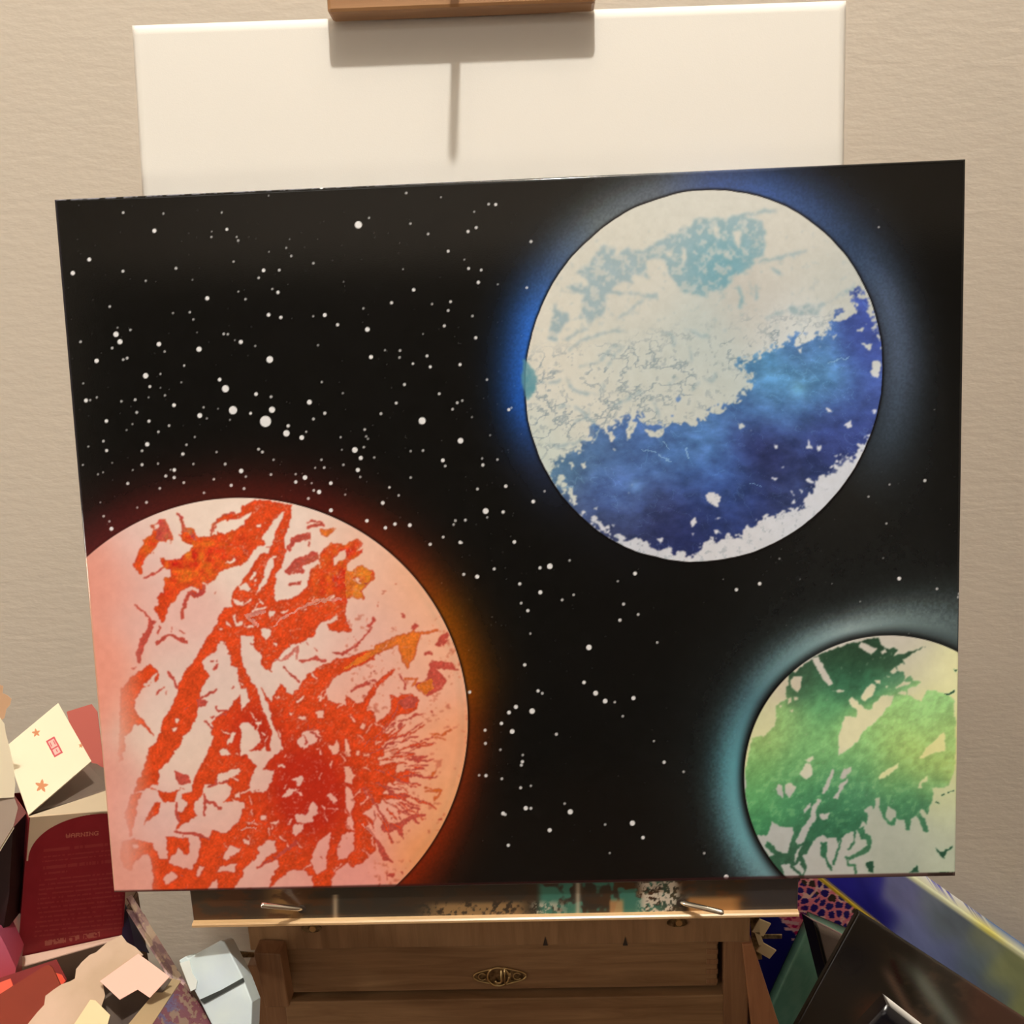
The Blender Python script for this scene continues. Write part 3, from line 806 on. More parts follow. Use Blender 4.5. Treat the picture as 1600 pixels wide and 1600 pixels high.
    B2 = blur(A, 3); ed_ = np.clip(B2*(1-B2)*4, 0, 1)*.45
    ink = ink*(1-ed_[..., None])+np.array((184, 58, 48.))*ed_[..., None]
    hot = np.exp(-((U-300)**2+(V-860)**2)/(2*50**2))+np.exp(-((U-540)**2+(V-890)**2)/(2*38**2))+.5*np.exp(-((U-260)**2+(V-870)**2)/(2*30**2))
    ink = ink+(hot*(fbm(U, V, 11, 61, 3)-.42)*110)[..., None]*np.array((.2, 1, .1))
    deep = np.exp(-((U-475)**2+(V-1215)**2)/(2*42**2))+np.exp(-((U-490)**2+(V-1260)**2)/(2*38**2))+.8*np.exp(-((U-395)**2+(V-1140)**2)/(2*30**2))
    ink = ink*(1-np.clip(deep*.75, 0, .7)[..., None])+np.array((178, 30, 20.))*np.clip(deep*.75, 0, .7)[..., None]
    fadeL = np.clip((U-150-(V-860)*.085)/60, 0.15, 1)
    base = base*(1-(A*fadeL*.96)[..., None])+ink*(A*fadeL*.96)[..., None]
    out = out*(1-ins[..., None])+base*ins[..., None]
    # ---- blue planet
    ins = sm(.9, -.9, dB)
    base = field(U, V, [(1100, 320, (215, 214, 200), 60), (960, 400, (214, 212, 196), 60), (1000, 470, (214, 212, 198), 40), (850, 540, (222, 218, 200), 50), (1250, 400, (212, 210, 196), 50), (1300, 440, (196, 200, 190), 40),
                        (1180, 470, (198, 194, 182), 40), (1100, 530, (196, 206, 198), 50), (1000, 570, (204, 210, 198), 50), (900, 630, (222, 220, 204), 60), (840, 700, (200, 212, 200), 40), (1050, 620, (206, 210, 198), 40),
                        (1280, 800, (220, 224, 228), 60), (1120, 860, (222, 222, 222), 60), (980, 850, (214, 216, 220), 40), (1240, 510, (220, 226, 222), 40)])
    vn = np.abs(fbm(U+V*.35, V*1.25, 26, 131, 4)-.5)
    vz = sm(500, 560, V+(U-1000)*.16)*sm(1400, 1200, U)
    vcol = np.clip(1-vn/.055, 0, 1)*vz*sm(440, 500, V)*sm(700, 660, V-(1100-U)*.3)*sm(.35, .6, fbm(U, V, 30, 133, 2))
    vcol = np.clip(vcol+sm(.6, .8, fbm(U, V, 7, 141, 3))*vz*.5, 0, 1)
    base = base*(1-vcol[..., None]*.6)+np.array((122, 142, 154.))*vcol[..., None]*.6
    w1 = fbm(U, V, 9, 151, 4)-.5; w2 = fbm(U, V, 9, 161, 4)-.5
    Uw = U+w1*10; Vw = V+w2*10
    A = np.zeros(U.shape); C = np.zeros(U.shape+(3,))
    ops(BLUE, U, V, A, C, Uw, Vw)
    tn = fbm(U, V, 8, 171, 3)
    A = blur(A, 3)*(.35+.65*sm(.30, .55, tn))
    A = A+sm(.66, .78, tn)*.25*(1-A)*(V < 520)*(V > 360)
    C[C.sum(-1) < 10] = INK['t']
    A = blur(A)
    tcol = C-(np.exp(-((U-1130)**2+(V-420)**2)/(2*50**2))*26)[..., None]*np.array((1.6, .5, .2))
    base = base*(1-A[..., None]*.92)+tcol*(A*.92)[..., None]
    Bk = field(U, V, [(880, 740, (80, 120, 150), 28), (930, 710, (75, 110, 155), 32), (1000, 700, (72, 108, 168), 38), (980, 765, (86, 126, 196), 28), (940, 770, (74, 108, 180), 22), (1060, 720, (70, 112, 172), 32),
                      (1100, 690, (78, 124, 182), 30), (1130, 740, (62, 100, 172), 30), (1080, 760, (58, 88, 158), 22), (900, 790, (66, 84, 124), 26), (960, 815, (54, 64, 104), 34), (1040, 790, (54, 62, 104), 30), (1060, 830, (34, 42, 88), 36), (1090, 800, (42, 56, 110), 28),
                      (1150, 790, (44, 64, 122), 34), (1180, 690, (42, 50, 104), 26), (1210, 730, (46, 54, 100), 36), (1260, 740, (44, 60, 108), 32), (1170, 640, (72, 114, 176), 26), (1200, 600, (84, 146, 194), 30), (1250, 600, (90, 160, 205), 26),
                      (1300, 590, (88, 152, 200), 28), (1260, 560, (80, 124, 185), 24), (1340, 560, (60, 80, 160), 24), (1240, 640, (70, 108, 170), 30), (1310, 640, (62, 88, 158), 32), (1330, 680, (52, 66, 130), 30), (1280, 690, (50, 62, 122), 26), (1350, 610, (64, 86, 160), 20), (1180, 820, (42, 52, 100), 30), (1240, 780, (52, 66, 110), 22)])
    st = fbm(U*.8+V*.5, V*1.3-U*.35, 20, 181, 5)
    Bk = Bk*(.72+.56*st)[..., None]
    Bk = Bk*.9+Bk.mean(-1, keepdims=True)*.1+4
    light = np.exp(-((U-1248)**2+(V-608)**2)/(2*9**2))+.8*np.exp(-((U-992)**2+(V-759)**2)/(2*6**2))
    streak = np.clip(1-np.abs(fbm(U-V*.6, V, 34, 191, 3)-.5)/.012, 0, 1)*.25
    Bk = Bk+((light*38+streak*70)[..., None])*np.array((.7, 1, .9))
    Bm = np.zeros(U.shape); C2 = np.zeros(U.shape+(3,))
    Bm[pip(U+w1*16, V+w2*16, TP('0', BLUEINK))] = 1
    edge = fbm(U, V, 6, 201, 3)
    nearE = sm(-26, -4, dB)*np.interp(aB, [0, 200, 215, 250, 265, 360], [.25, .2, .7, .75, .5, .25])
    Bm = np.where(edge < .40*nearE+.08, 0, Bm)
    up = (blur(Bm, 14) < .93) & (edge < .43)
    Bm = np.where(up, 0, Bm)
    fl = (blur(Bm, 18) > .04) & (Bm == 0) & (edge > .56) & (V < 740)
    Bm = np.where(fl, .8, Bm)
    tmp = Bm.copy()
    ops(BHOLE, U, V, tmp, C2, U+w1*9, V+w2*9)
    wl = (C2.sum(-1) > 10)
    Bk[wl] = Bk[wl]*.45+np.array((150, 190, 215.))*.55
    Bm = blur(tmp)
    base = base*(1-Bm[..., None])+Bk*Bm[..., None]
    base += ((n2-.5)*12)[..., None]
    out = out*(1-ins[..., None])+base*ins[..., None]
    # teal smudge leaving the disc at its left
    k = pip(U+w1*8, V+w2*8, [(818, 560), (840, 590), (838, 612), (822, 625), (814, 600)])*1.
    over((96, 150, 160), blur(k, 2)*.8)
    # ---- green planet
    ins = sm(.9, -.9, dG)
    base = field(U, V, [(1400, 1010, (196, 190, 176), 30), (1430, 1050, (208, 206, 172), 30), (1480, 1060, (236, 234, 178), 28), (1460, 1110, (225, 228, 165), 24), (1230, 1080, (200, 190, 165), 24), (1200, 1120, (212, 212, 165), 24),
                        (1300, 1050, (200, 195, 182), 30), (1350, 1120, (226, 222, 178), 30), (1460, 1170, (228, 226, 158), 24), (1380, 1200, (220, 222, 165), 20), (1480, 1240, (205, 210, 160), 24), (1260, 1190, (214, 214, 184), 20),
                        (1300, 1240, (190, 188, 178), 26), (1230, 1310, (180, 182, 174), 30), (1300, 1350, (182, 182, 172), 30), (1400, 1310, (178, 184, 166), 36), (1470, 1320, (182, 190, 165), 30), (1480, 1270, (200, 208, 170), 22), (1400, 1350, (168, 174, 156), 20)])
    w1 = fbm(U, V, 7, 251, 3)-.5; w2 = fbm(U, V, 7, 261, 3)-.5
    A = np.zeros(U.shape); C = np.zeros(U.shape+(3,))
    ops(GREEN, U, V, A, C, U+w1*5, V+w2*5)
    G = field(U, V, [(1300, 1010, (42, 66, 46), 26), (1340, 1030, (38, 62, 44), 30), (1260, 1060, (50, 76, 56), 22), (1390, 1030, (44, 72, 52), 18), (1310, 1060, (50, 100, 74), 20), (1250, 1085, (48, 78, 58), 14),
                     (1360, 1070, (60, 122, 90), 18), (1400, 1060, (80, 128, 98), 14), (1280, 1100, (86, 148, 100), 24), (1230, 1120, (128, 165, 105), 22), (1200, 1150, (150, 180, 108), 26), (1260, 1150, (122, 178, 112), 30),
                     (1340, 1160, (140, 190, 118), 26), (1400, 1120, (150, 195, 120), 30), (1440, 1110, (150, 200, 128), 24), (1420, 1170, (165, 195, 112), 30), (1470, 1150, (150, 185, 112), 20), (1190, 1200, (112, 165, 98), 24), (1250, 1200, (98, 155, 98), 26),
                     (1330, 1200, (96, 155, 100), 24), (1390, 1210, (112, 160, 98), 22), (1450, 1210, (150, 180, 105), 20), (1480, 1200, (165, 190, 110), 16), (1190, 1250, (92, 160, 98), 24), (1240, 1250, (66, 130, 88), 26), (1190, 1290, (54, 118, 78), 20),
                     (1300, 1240, (70, 134, 92), 22), (1350, 1240, (76, 134, 96), 24), (1420, 1240, (82, 142, 96), 22), (1460, 1230, (100, 155, 104), 16), (1290, 1290, (48, 98, 70), 26), (1230, 1340, (48, 84, 62), 22), (1330, 1290, (50, 104, 74), 20), (1400, 1270, (60, 114, 80), 22), (1440, 1270, (62, 110, 80), 16), (1340, 1330, (62, 106, 76), 16)])
    gn = fbm(U+V*.3, V, 9, 271, 4)
    pale = sm(.55, .75, gn)*sm(1120, 1200, V)*sm(1330, 1260, V)*.5
    G = np.minimum(G*(.94+.38*gn)[..., None], 235)
    G = G*(1-pale[..., None]*.5)+np.array((165, 205, 140.))*pale[..., None]*.5
    k = (C.sum(-1) < 10)[..., None]
    C = np.where(k, G, C)
    A = np.where((n3 > .94) & (n2 > .5), A*.6, A)
    A = blur(A)
    base = np.minimum(base*1.07, 250)+((n2-.5)*10+(n1-.5)*10)[..., None]
    base = base*(1-A[..., None]*.97)+C*(A*.97)[..., None]
    out = out*(1-ins[..., None])+base*ins[..., None]
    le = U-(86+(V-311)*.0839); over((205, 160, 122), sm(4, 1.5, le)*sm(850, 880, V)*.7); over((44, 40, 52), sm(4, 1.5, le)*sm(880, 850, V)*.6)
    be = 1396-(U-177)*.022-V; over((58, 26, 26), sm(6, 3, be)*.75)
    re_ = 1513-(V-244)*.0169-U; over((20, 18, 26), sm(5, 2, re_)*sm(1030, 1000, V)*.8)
    return np.clip(out, 3, 255)
# ------------------------------------------------------------------ materials
WALL = mat('wall_paint', (.555, .485, .41), .62, spec=.3, bump=((58, 58, 160), .34, .002))
CEILM = mat('ceiling_paint', (.62, .56, .48), .9)
DARKW = mat('dark_panel_paint', (.05, .04, .032), .9)
FLOORM = mat('floor_boards', (.16, .09, .05), .5, grain=((.09, .05, .028), (3, 40, 3)))
PAINT = mat('varnished_acrylic', rough=.09, spec=.42, attr='paint', bump=((1500, 1500, 1500), .06, .0002))
PAPER = mat('printed_card', rough=.55, spec=.35, attr='paint')
GLOSS = mat('glossy_painted_canvas', rough=.22, spec=.5, attr='paint', bump=((900, 900, 900), .12, .0002))
PRIMED = mat('primed_canvas', (.76, .725, .675), .6, spec=.3, bump=((1300, 1300, 1300), .25, .0002))
WOOD = mat('oiled_beech', (.34, .195, .095), .42, spec=.4, grain=((.20, .105, .048), (12, 60, 160)))
WOODV = mat('oiled_beech_upright', (.32, .165, .08), .45, spec=.4, grain=((.19, .09, .042), (150, 60, 9)))
WOODE = mat('beech_cross_grain', (.35, .20, .10), .42, spec=.4, grain=((.22, .12, .055), (110, 50, 10)))
TRAYM = mat('paint_smeared_wood', rough=.35, spec=.5, attr='paint')
BRASS = mat('aged_brass', (.62, .46, .22), .28, metal=1)
BRASSD = mat('dull_brass', (.36, .27, .15), .42, metal=1, vary=((.10, .07, .04), 300))
STEEL = mat('bright_steel', (.78, .74, .66), .22, metal=1)
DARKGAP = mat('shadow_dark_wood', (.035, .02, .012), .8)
# ------------------------------------------------------------------ room
WY = .40
def plane(name, P, m_):
    bm = bmesh.new(); P = [Vector(p) for p in P]
    N = (P[1]-P[0]).cross(P[2]-P[1]).normalized()
    hexa(bm, P, [p-N*.05 for p in P])
    o = link(name, bm, m_); o['kind'] = 'structure'; return o
X0, X1, YB = -1.9, 1.9, -3.6
plane('wall_back', [(X0, WY, 0), (X1, WY, 0), (X1, WY, CEIL), (X0, WY, CEIL)], WALL)
plane('floor', [(X0, YB, 0), (X1, YB, 0), (X1, WY, 0), (X0, WY, 0)], FLOORM)
plane('ceiling', [(X0, WY, CEIL), (X1, WY, CEIL), (X1, YB, CEIL), (X0, YB, CEIL)], CEILM)
plane('wall_left', [(X0, YB, 0), (X0, WY, 0), (X0, WY, CEIL), (X0, YB, CEIL)], WALL)
plane('wall_right', [(X1, WY, 0), (X1, YB, 0), (X1, YB, CEIL), (X1, WY, CEIL)], WALL)
plane('wall_front', [(X1, YB, 0), (X0, YB, 0), (X0, YB, CEIL), (X1, YB, CEIL)], WALL)
bm = bmesh.new(); box(bm, X0, X1, YB+.0005, YB+.03, 0, 2.10); o = link('added_dark_panel_1', bm, DARKW); o['kind'] = 'structure'  # unseen dark panel added so the canvas reflects dark below, pale wall above
# ------------------------------------------------------------------ the planets canvas
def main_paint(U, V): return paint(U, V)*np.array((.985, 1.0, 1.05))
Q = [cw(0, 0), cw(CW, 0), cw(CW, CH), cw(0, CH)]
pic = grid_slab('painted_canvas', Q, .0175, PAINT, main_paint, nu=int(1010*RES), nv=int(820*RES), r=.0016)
tag(pic, 'large canvas painted with red, blue and green planets in starry black space', 'painting')
# ------------------------------------------------------------------ blank canvas behind
ZB = -.021
xa, ya = hitc(203, 37, ZB); xb, yb = hitc(1324.5, -2, ZB)
ux = (Vector((xb-xa, yb-ya, 0))).normalized(); up_ = Vector((-ux.y, ux.x, 0))
wid = math.hypot(xb-xa, yb-ya)
def bc(s, t, Z=ZB):
    v = Vector((xa, ya, 0))+ux*s-up_*t
    return cw(v.x, v.y, Z)
hgt = ya-.002
blank = grid_slab('blank_canvas', [bc(0, hgt-.004), bc(wid, hgt-.004), bc(wid, 0), bc(0, 0)], .018, PRIMED, None, nu=160, nv=160, r=.003)
tag(blank, 'plain white primed canvas standing behind the planets painting', 'canvas')
# ------------------------------------------------------------------ easel
easel = empty('box_easel', (0, .15, 0), 'wooden French box easel with brass fittings holding the two canvases', 'easel')
def P_(name, bm, m_, bevel=.0008, parent=easel, smooth=False):
    o = link(name, bm, m_, None, smooth, bevel)
    o.parent = parent
    root = parent
    off = parent.location if parent.type == 'EMPTY' else Vector((0, 0, 0))
    o.matrix_parent_inverse = Matrix.Translation(-off)
    return o
# canvas ledge
zl = pt(700, 1430.5, .003).z            # where the bright lip starts
xl = pt(300, 1420, .003).x; xr = pt(1247, 1400, .003).x
def ledge_col(U, V):
    n = fbm(U, V*3, 34, 301, 4); n2 = fbm(U*1.5, V*1.5, 8, 305, 3); k = V-(1442-(U-300)*.0193)
    c = np.zeros(U.shape+(3,)); c[:] = (74, 48, 28)
    def ov(col, a):
        nonlocal c
        a = np.clip(a, 0, 1)[..., None]; c = c*(1-a)+np.array(col, float)*a
    ov((52, 46, 38), sm(.4, .55, n)*.8)
    ov((46, 44, 40), sm(480, 540, U)*sm(1010, 900, U)*.6)
    ov((148, 118, 80), sm(640, 700, U)*sm(840, 800, U)*sm(-28, -18, k)*sm(.35, .5, n2)*.9)
    ov((120, 88, 52), sm(400, 440, U)*sm(480, 460, U)*sm(.4, .55, n))
    ov((60, 112, 98), sm(835, 850, U)*sm(1070, 1010, U)*sm(.42, .52, fbm(U, V, 24, 311, 3)))
    ov((165, 165, 150), sm(825, 840, U)*sm(900, 860, U)*sm(-28, -16, k)*sm(.45, .56, n2))
    ov((195, 185, 170), sm(990, 1010, U)*sm(1070, 1050, U)*sm(.4, .5, n2))
    ov((176, 128, 78), sm(1070, 1080, U)*sm(1170, 1140, U)*sm(-30, -18, k)*.9)
    ov((52, 50, 52), sm(1150, 1180, U)*.9)
    ov((170, 150, 125), np.exp(-((U-524)/4.5)**2)*.8*(k > -40))
    ov((180, 170, 150), np.exp(-((U-903)/4)**2)*.8)
    ov((185, 140, 95), sm(950, 955, U)*sm(978, 970, U)*sm(-28, -18, k)*.8)
    ov((215, 150, 82), sm(-3.5, -1, k)*.95)
    return c*1.1
Zt = Z0-.0005
led = grid_slab('canvas_ledge', [(xl, .003, zl-.0034), (xr, .003, zl-.0034), (xr, .003, Zt), (xl, .003, Zt)], .088, TRAYM, ledge_col, nu=600, nv=40, r=.0006, backcol=(150, 105, 62))
led.parent = easel; led.matrix_parent_inverse = Matrix.Translation(-easel.location)
bm = bmesh.new()
prof = [(.003, zl), (.0002, zl-.0003), (-.0008, zl-.0010), (-.0008, zl-.0024), (.0004, zl-.0034), (.003, zl-.0036)]
a = [Vector((xl, y, z)) for y, z in prof]; hexa(bm, a, [p+Vector((xr-xl, 0, 0)) for p in a])
P_('ledge_lip', bm, mat('varnished_lip', (.74, .50, .27), .3, spec=.6, grain=((.50, .30, .14), (9, 60, 160))), 0)
zb = zl-.0037
# box body
YF = .045
bx0 = pt(388, 1460, YF).x; bx1 = pt(1172, 1460, YF).x
zbeam = pt(780, 1478.5, YF).z
bm = bmesh.new(); box(bm, bx0, bx1, YF, YF+.022, zbeam, zb-.0002)
P_('front_beam', bm, WOODE)
zd0 = pt(780, 1546, YF+.006).z; zr0 = pt(780, 1564, YF).z
dx0 = pt(444, 1520, YF+.006).x; dx1 = pt(1121, 1520, YF+.006).x
drawer = P_('drawer', (lambda b: (box(b, dx0, dx1, YF+.006, YF+.018, zd0, zbeam-.001), b)[1])(bmesh.new()), WOOD)
# dovetails at the drawer's right end
bm = bmesh.new()
for i in range(5):
    z = zd0+(zbeam-zd0)*(i+.3)/5
    box(bm, dx1-.0075, dx1+.0002, YF+.0052, YF+.008, z, z+(zbeam-zd0)*.09)
P_('dovetail', bm, WOODV, .0003, parent=drawer)
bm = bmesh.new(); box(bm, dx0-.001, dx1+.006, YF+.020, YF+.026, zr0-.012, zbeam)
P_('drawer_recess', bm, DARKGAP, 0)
bm = bmesh.new(); box(bm, pt(438, 1520, YF).x, pt(1133, 1520, YF).x, YF+.002, YF+.02, zr0-.055, zr0)
P_('bottom_rail', bm, WOOD)
ux0 = pt(1132, 1500, YF).x
zfoot = zr0-.055
bm = bmesh.new(); box(bm, ux0, bx1, YF+.001, YF+.26, zfoot, zbeam-.0002)
P_('side_panel', bm, WOODV)
bm = bmesh.new(); box(bm, bx0+.004, pt(442, 1500, YF).x, YF+.004, YF+.26, zfoot, zbeam-.0002)
P_('side_panel', bm, WOODV)
bm = bmesh.new(); box(bm, bx0+.005, bx1-.001, YF+.248, YF+.262, zfoot, zb-.004)
P_('back_panel', bm, WOOD)
bm = bmesh.new(); box(bm, bx0+.001, bx1, YF+.0221, YF+.262, zb-.007, zb-.0004)
P_('lid', bm, WOOD)
# leg brackets and legs
a = [pt(396, 1489, .030), pt(438, 1491, .030), pt(452, 1574, .030), pt(414, 1574, .030)]
bm = bmesh.new(); hexa(bm, a, [p+Vector((0, .014, 0)) for p in a]); P_('leg_bracket', bm, WOODV)
def leg(top, foot, w_):
    top = Vector(top); foot = Vector(foot); bm = bmesh.new()
    hexa(bm, [top+Vector((-w_, -w_*.6, 0)), top+Vector((w_, -w_*.6, 0)), top+Vector((w_, w_*.6, 0)), top+Vector((-w_, w_*.6, 0))],
         [foot+Vector((-w_*.7, -w_*.5, 0)), foot+Vector((w_*.7, -w_*.5, 0)), foot+Vector((w_*.7, w_*.5, 0)), foot+Vector((-w_*.7, w_*.5, 0))])
    return P_('leg', bm, WOODV)
a = [pt(403, 1500, .052), pt(418, 1500, .052), pt(432, 1650, .052), pt(383, 1650, .052)]
leg(pt(412, 1500, .058), (-.26, .03, 0), .010)
t = pt(1184, 1481, .052)
a = [pt(1160, 1476, .044), pt(1176, 1475, .044), pt(1236, 1660, .044), pt(1180, 1660, .044)]
bm = bmesh.new(); hexa(bm, a, [p+Vector((0, .016, 0)) for p in a]); P_('leg_bracket', bm, mat('reddish_beech', (.42, .19, .09), .4, grain=((.27, .11, .05), (120, 60, 9))))
leg(pt(1222, 1690, .065), (.30, .04, 0), .013)
leg((.0, .335, .62), (.0, .37, 0), .012)
# mast, top clamp and its screw
zc = ZB-.0185
bm = bmesh.new()
mx, my0 = hitc(715, 60, zc)[0], -.02
hexa(bm, [cw(mx-.02, my0, zc), cw(mx+.02, my0, zc), cw(mx+.02, ya+.09, zc), cw(mx-.02, ya+.09, zc)],
     [cw(mx-.02, my0, zc-.012), cw(mx+.02, my0, zc-.012), cw(mx+.02, ya+.09, zc-.012), cw(mx-.02, ya+.09, zc-.012)])
P_('mast', bm, WOODV)
PZ = ZB+.016
c0 = hitc(511, 20.5, PZ); c1 = hitc(931, 3.5, PZ)
def quadc(x0, y0, x1, y1, h, za, zb_):
    f = [cw(x0, y0, za), cw(x1, y1, za), cw(x1, y1+h, za), cw(x0, y0+h, za)]
    return f, [cw(x0, y0, zb_), cw(x1, y1, zb_), cw(x1, y1+h, zb_), cw(x0, y0+h, zb_)]
bm = bmesh.new(); hexa(bm, *quadc(*c0, *c1, .045, PZ, ZB+.0004))
clampo = P_('top_clamp', bm, mat('clamp_beech', (.36, .185, .08), .4, grain=((.27, .13, .055), (12, 60, 200))), .0022)
bm = bmesh.new(); gy = ya-c0[1]+.006
hexa(bm, *quadc(c0[0]+.01, c0[1]+gy+.008, c1[0]-.01, c1[1]+gy+.008, .012, ZB+.0003, zc-.002))
P_('clamp_bridge', bm, WOOD)
sx, sy = (c0[0]+c1[0])/2-.002, (c0[1]+c1[1])/2+.021
bm = bmesh.new(); tube(bm, [cw(sx, sy, PZ-.001), cw(sx, sy, PZ+.041)], .0026, 16)
P_('clamp_screw', bm, BRASS, 0, smooth=True)
# brass hooks on the ledge
def hook(p0, p1, r):
    bm = bmesh.new(); a, b = Vector(p0), Vector(p1)
    tube(bm, [a+Vector((0, .012, 0)), a, a+(b-a)*.12, b-(b-a)*.03, b], [r, r, r, r, r*.7], 14)
    o = P_('ledge_pin', bm, STEEL, 0, smooth=True)
    bm = bmesh.new(); tube(bm, [a+Vector((0, .0024, 0)), a+Vector((0, -.0008, 0))], r*1.7, 18)
    P_('pin_hole', bm, DARKGAP, 0)
hook(pt(472, 1420, .003), pt(408, 1414, -.012), .0016)
hook(pt(1064, 1410, .003), pt(1130, 1426, -.012), .0016)
for px, py in ((487, 1450), (1058, 1441)):
    c = pt(px, py, YF)
    bm = bmesh.new()
    ring = [c+Vector((.0068*math.cos(t), -.0008, .0030*math.sin(t))) for t in [k*math.pi/10 for k in range(20)]]
    hexa(bm, ring, [p+Vector((0, .002, 0)) for p in ring]); P_('screw_cup', bm, BRASSD, 0)
    bm = bmesh.new(); tube(bm, [c+Vector((.001, 0, .0005)), c+Vector((.001, -.002, .0005))], .0022, 14); P_('cup_screw', bm, BRASS, 0)
for px, py in ((852, 1471), (977, 1471)):
    bm = bmesh.new(); c = pt(px, py, YF)
    hexa(bm, [c+Vector((-.0016, -.0003, -.003)), c+Vector((.0016, -.0003, -.003)), c+Vector((0, -.0003, .004))],
         [c+Vector((-.0016, .001, -.003)), c+Vector((.0016, .001, -.003)), c+Vector((0, .001, .004))])
    P_('nail_hole', bm, DARKGAP, 0)
# catch at the right, stop at the left
cx = lambda px, py, y=.048: pt(px, py, y)
CATCH = mat('worn_brass_catch', (.60, .47, .28), .35, metal=.4)
def bar(p, q, wd, th=.0012):
    d = (q-p).normalized(); s = d.cross(Vector((0, -1, 0))).normalized()*wd/2
    a = [p-s, q-s, q+s, p+s]; bm = bmesh.new(); hexa(bm, a, [v+Vector((0, th, 0)) for v in a]); return bm
P_('side_catch', bar(cx(1196, 1440), cx(1184, 1460), .0085), CATCH, .0003)
P_('side_catch', bar(cx(1183, 1456), cx(1190, 1477), .0035), CATCH, .0003)
P_('side_catch', bar(cx(1187, 1480), cx(1208, 1492), .0078), CATCH, .0003)
P_('catch_pin', bar(cx(1190, 1464, .05), cx(1222, 1464, .05), .0032), BRASSD, .0003)
P_('catch_plate', bar(cx(1178, 1420, .055), cx(1184, 1500, .055), .006), BRASSD, .0003)
bm = bmesh.new(); tube(bm, [pt(397, 1492, .055), pt(374, 1491, .055), pt(367, 1489, .055)], [.0016, .0022, .0012], 12)
P_('side_stop', bm, BRASSD, 0, smooth=True)
# drawer pull: winged badge with a monogram ring
pc = pt(781, 1524, YF+.006)
pull = None
def badge_pt(x, z, y=0): return Vector((pc.x+x, YF+.006-y, pc.z+z))
bm = bmesh.new()
out = []
for k in range(40):
    t = 2*math.pi*k/40; x = .0178*math.cos(t); z = .0056*math.sin(t)*(1+.25*math.exp(-(x/.006)**2))
    out.append((x, z))
f = [badge_pt(x, z, .0007) for x, z in out]; hexa(bm, f, [badge_pt(x, z, 0) for x, z in out])
pull = P_('drawer_pull', bm, BRASSD, 0, parent=drawer)
bm = bmesh.new()
tube(bm, [badge_pt(.0178*math.cos(t), .0056*math.sin(t)*(1+.25*math.exp(-(math.cos(t)*.0178/.006)**2)), .001) for t in [2*math.pi*k/40 for k in range(41)]], .00055, 8)
tube(bm, [badge_pt(-.001+.0072*math.cos(t), .0072*math.sin(t), .0014) for t in [2*math.pi*k/30 for k in range(31)]], .0007, 8)
tube(bm, [badge_pt(.0012, .0058, .0018), badge_pt(.0012, -.003, .0018), badge_pt(0, -.0046, .0018), badge_pt(-.0022, -.0044, .0018), badge_pt(-.0032, -.0026, .0018)], .0008, 8)
tube(bm, [badge_pt(.0034, .0066, .0016), badge_pt(.0034, -.0066, .0016)], .0005, 8)
for s in (-1, 1):
    tube(bm, [badge_pt(s*.0118+.0026*math.cos(t), .0026*math.sin(t), .0012) for t in [.6+5*k/14 for k in range(15)]], .0004, 6)
tube(bm, [badge_pt(.0070, .0028, .0012), badge_pt(.0070, -.0028, .0012)], .0004, 6)
o = link('pull_emblem', bm, BRASS, None, True)
o.parent = pull
# ------------------------------------------------------------------ low table and the pile of opened cartons at the left
def A8(r, g, b): return tuple(float(q) for q in lin((r, g, b)))
TZ = .46
def PL(P0, N, pts):
    N = Vector(N).normalized(); return [hit(x, y, P0, N) for x, y in pts]
def under(root, name, bm, m_, bevel=0):
    o = link(name, bm, m_, None, False, bevel); o.parent = root
    off = root.location if root.type == 'EMPTY' else Vector((0, 0, 0))
    o.matrix_parent_inverse = Matrix.Translation(-off); return o
tab = empty('low_table', (-.42, .18, 0), 'low dark side table under the heap of opened cartons', 'table')
TW = mat('dark_table_wood', (.10, .055, .03), .5, grain=((.06, .03, .016), (40, 8, 40)))
bm = bmesh.new(); box(bm, -.62, -.16, -.09, .27, TZ-.02, TZ-.0005); under(tab, 'table_top', bm, TW, .001)
for x in (-.60, -.20):
    for y in (-.07, .22):
        bm = bmesh.new(); box(bm, x, x+.03, y, y+.03, 0, TZ-.0205); under(tab, 'leg', bm, TW)
def card_mat(n, c, vary=None, rough=.6): return mat(n, c, rough, spec=.3, vary=vary)
CREAM = card_mat('cream_card', A8(240, 226, 198)); TAUPE = card_mat('taupe_card', A8(170, 150, 128)); MAROON = card_mat('maroon_card', A8(128, 28, 36), (A8(110, 24, 32)), .45) if False else mat('maroon_card', A8(128, 28, 36), .42)
DUSTY = card_mat('dusty_maroon_card', A8(176, 88, 78)); GREYC = card_mat('grey_card', A8(176, 160, 145)); PINKC = card_mat('pink_card', A8(240, 188, 172))
TANC = mat('torn_tan_card', A8(204, 172, 150), .7, vary=(A8(184, 156, 130), 25)); DIMC = card_mat('shaded_inside_card', A8(110, 96, 86))
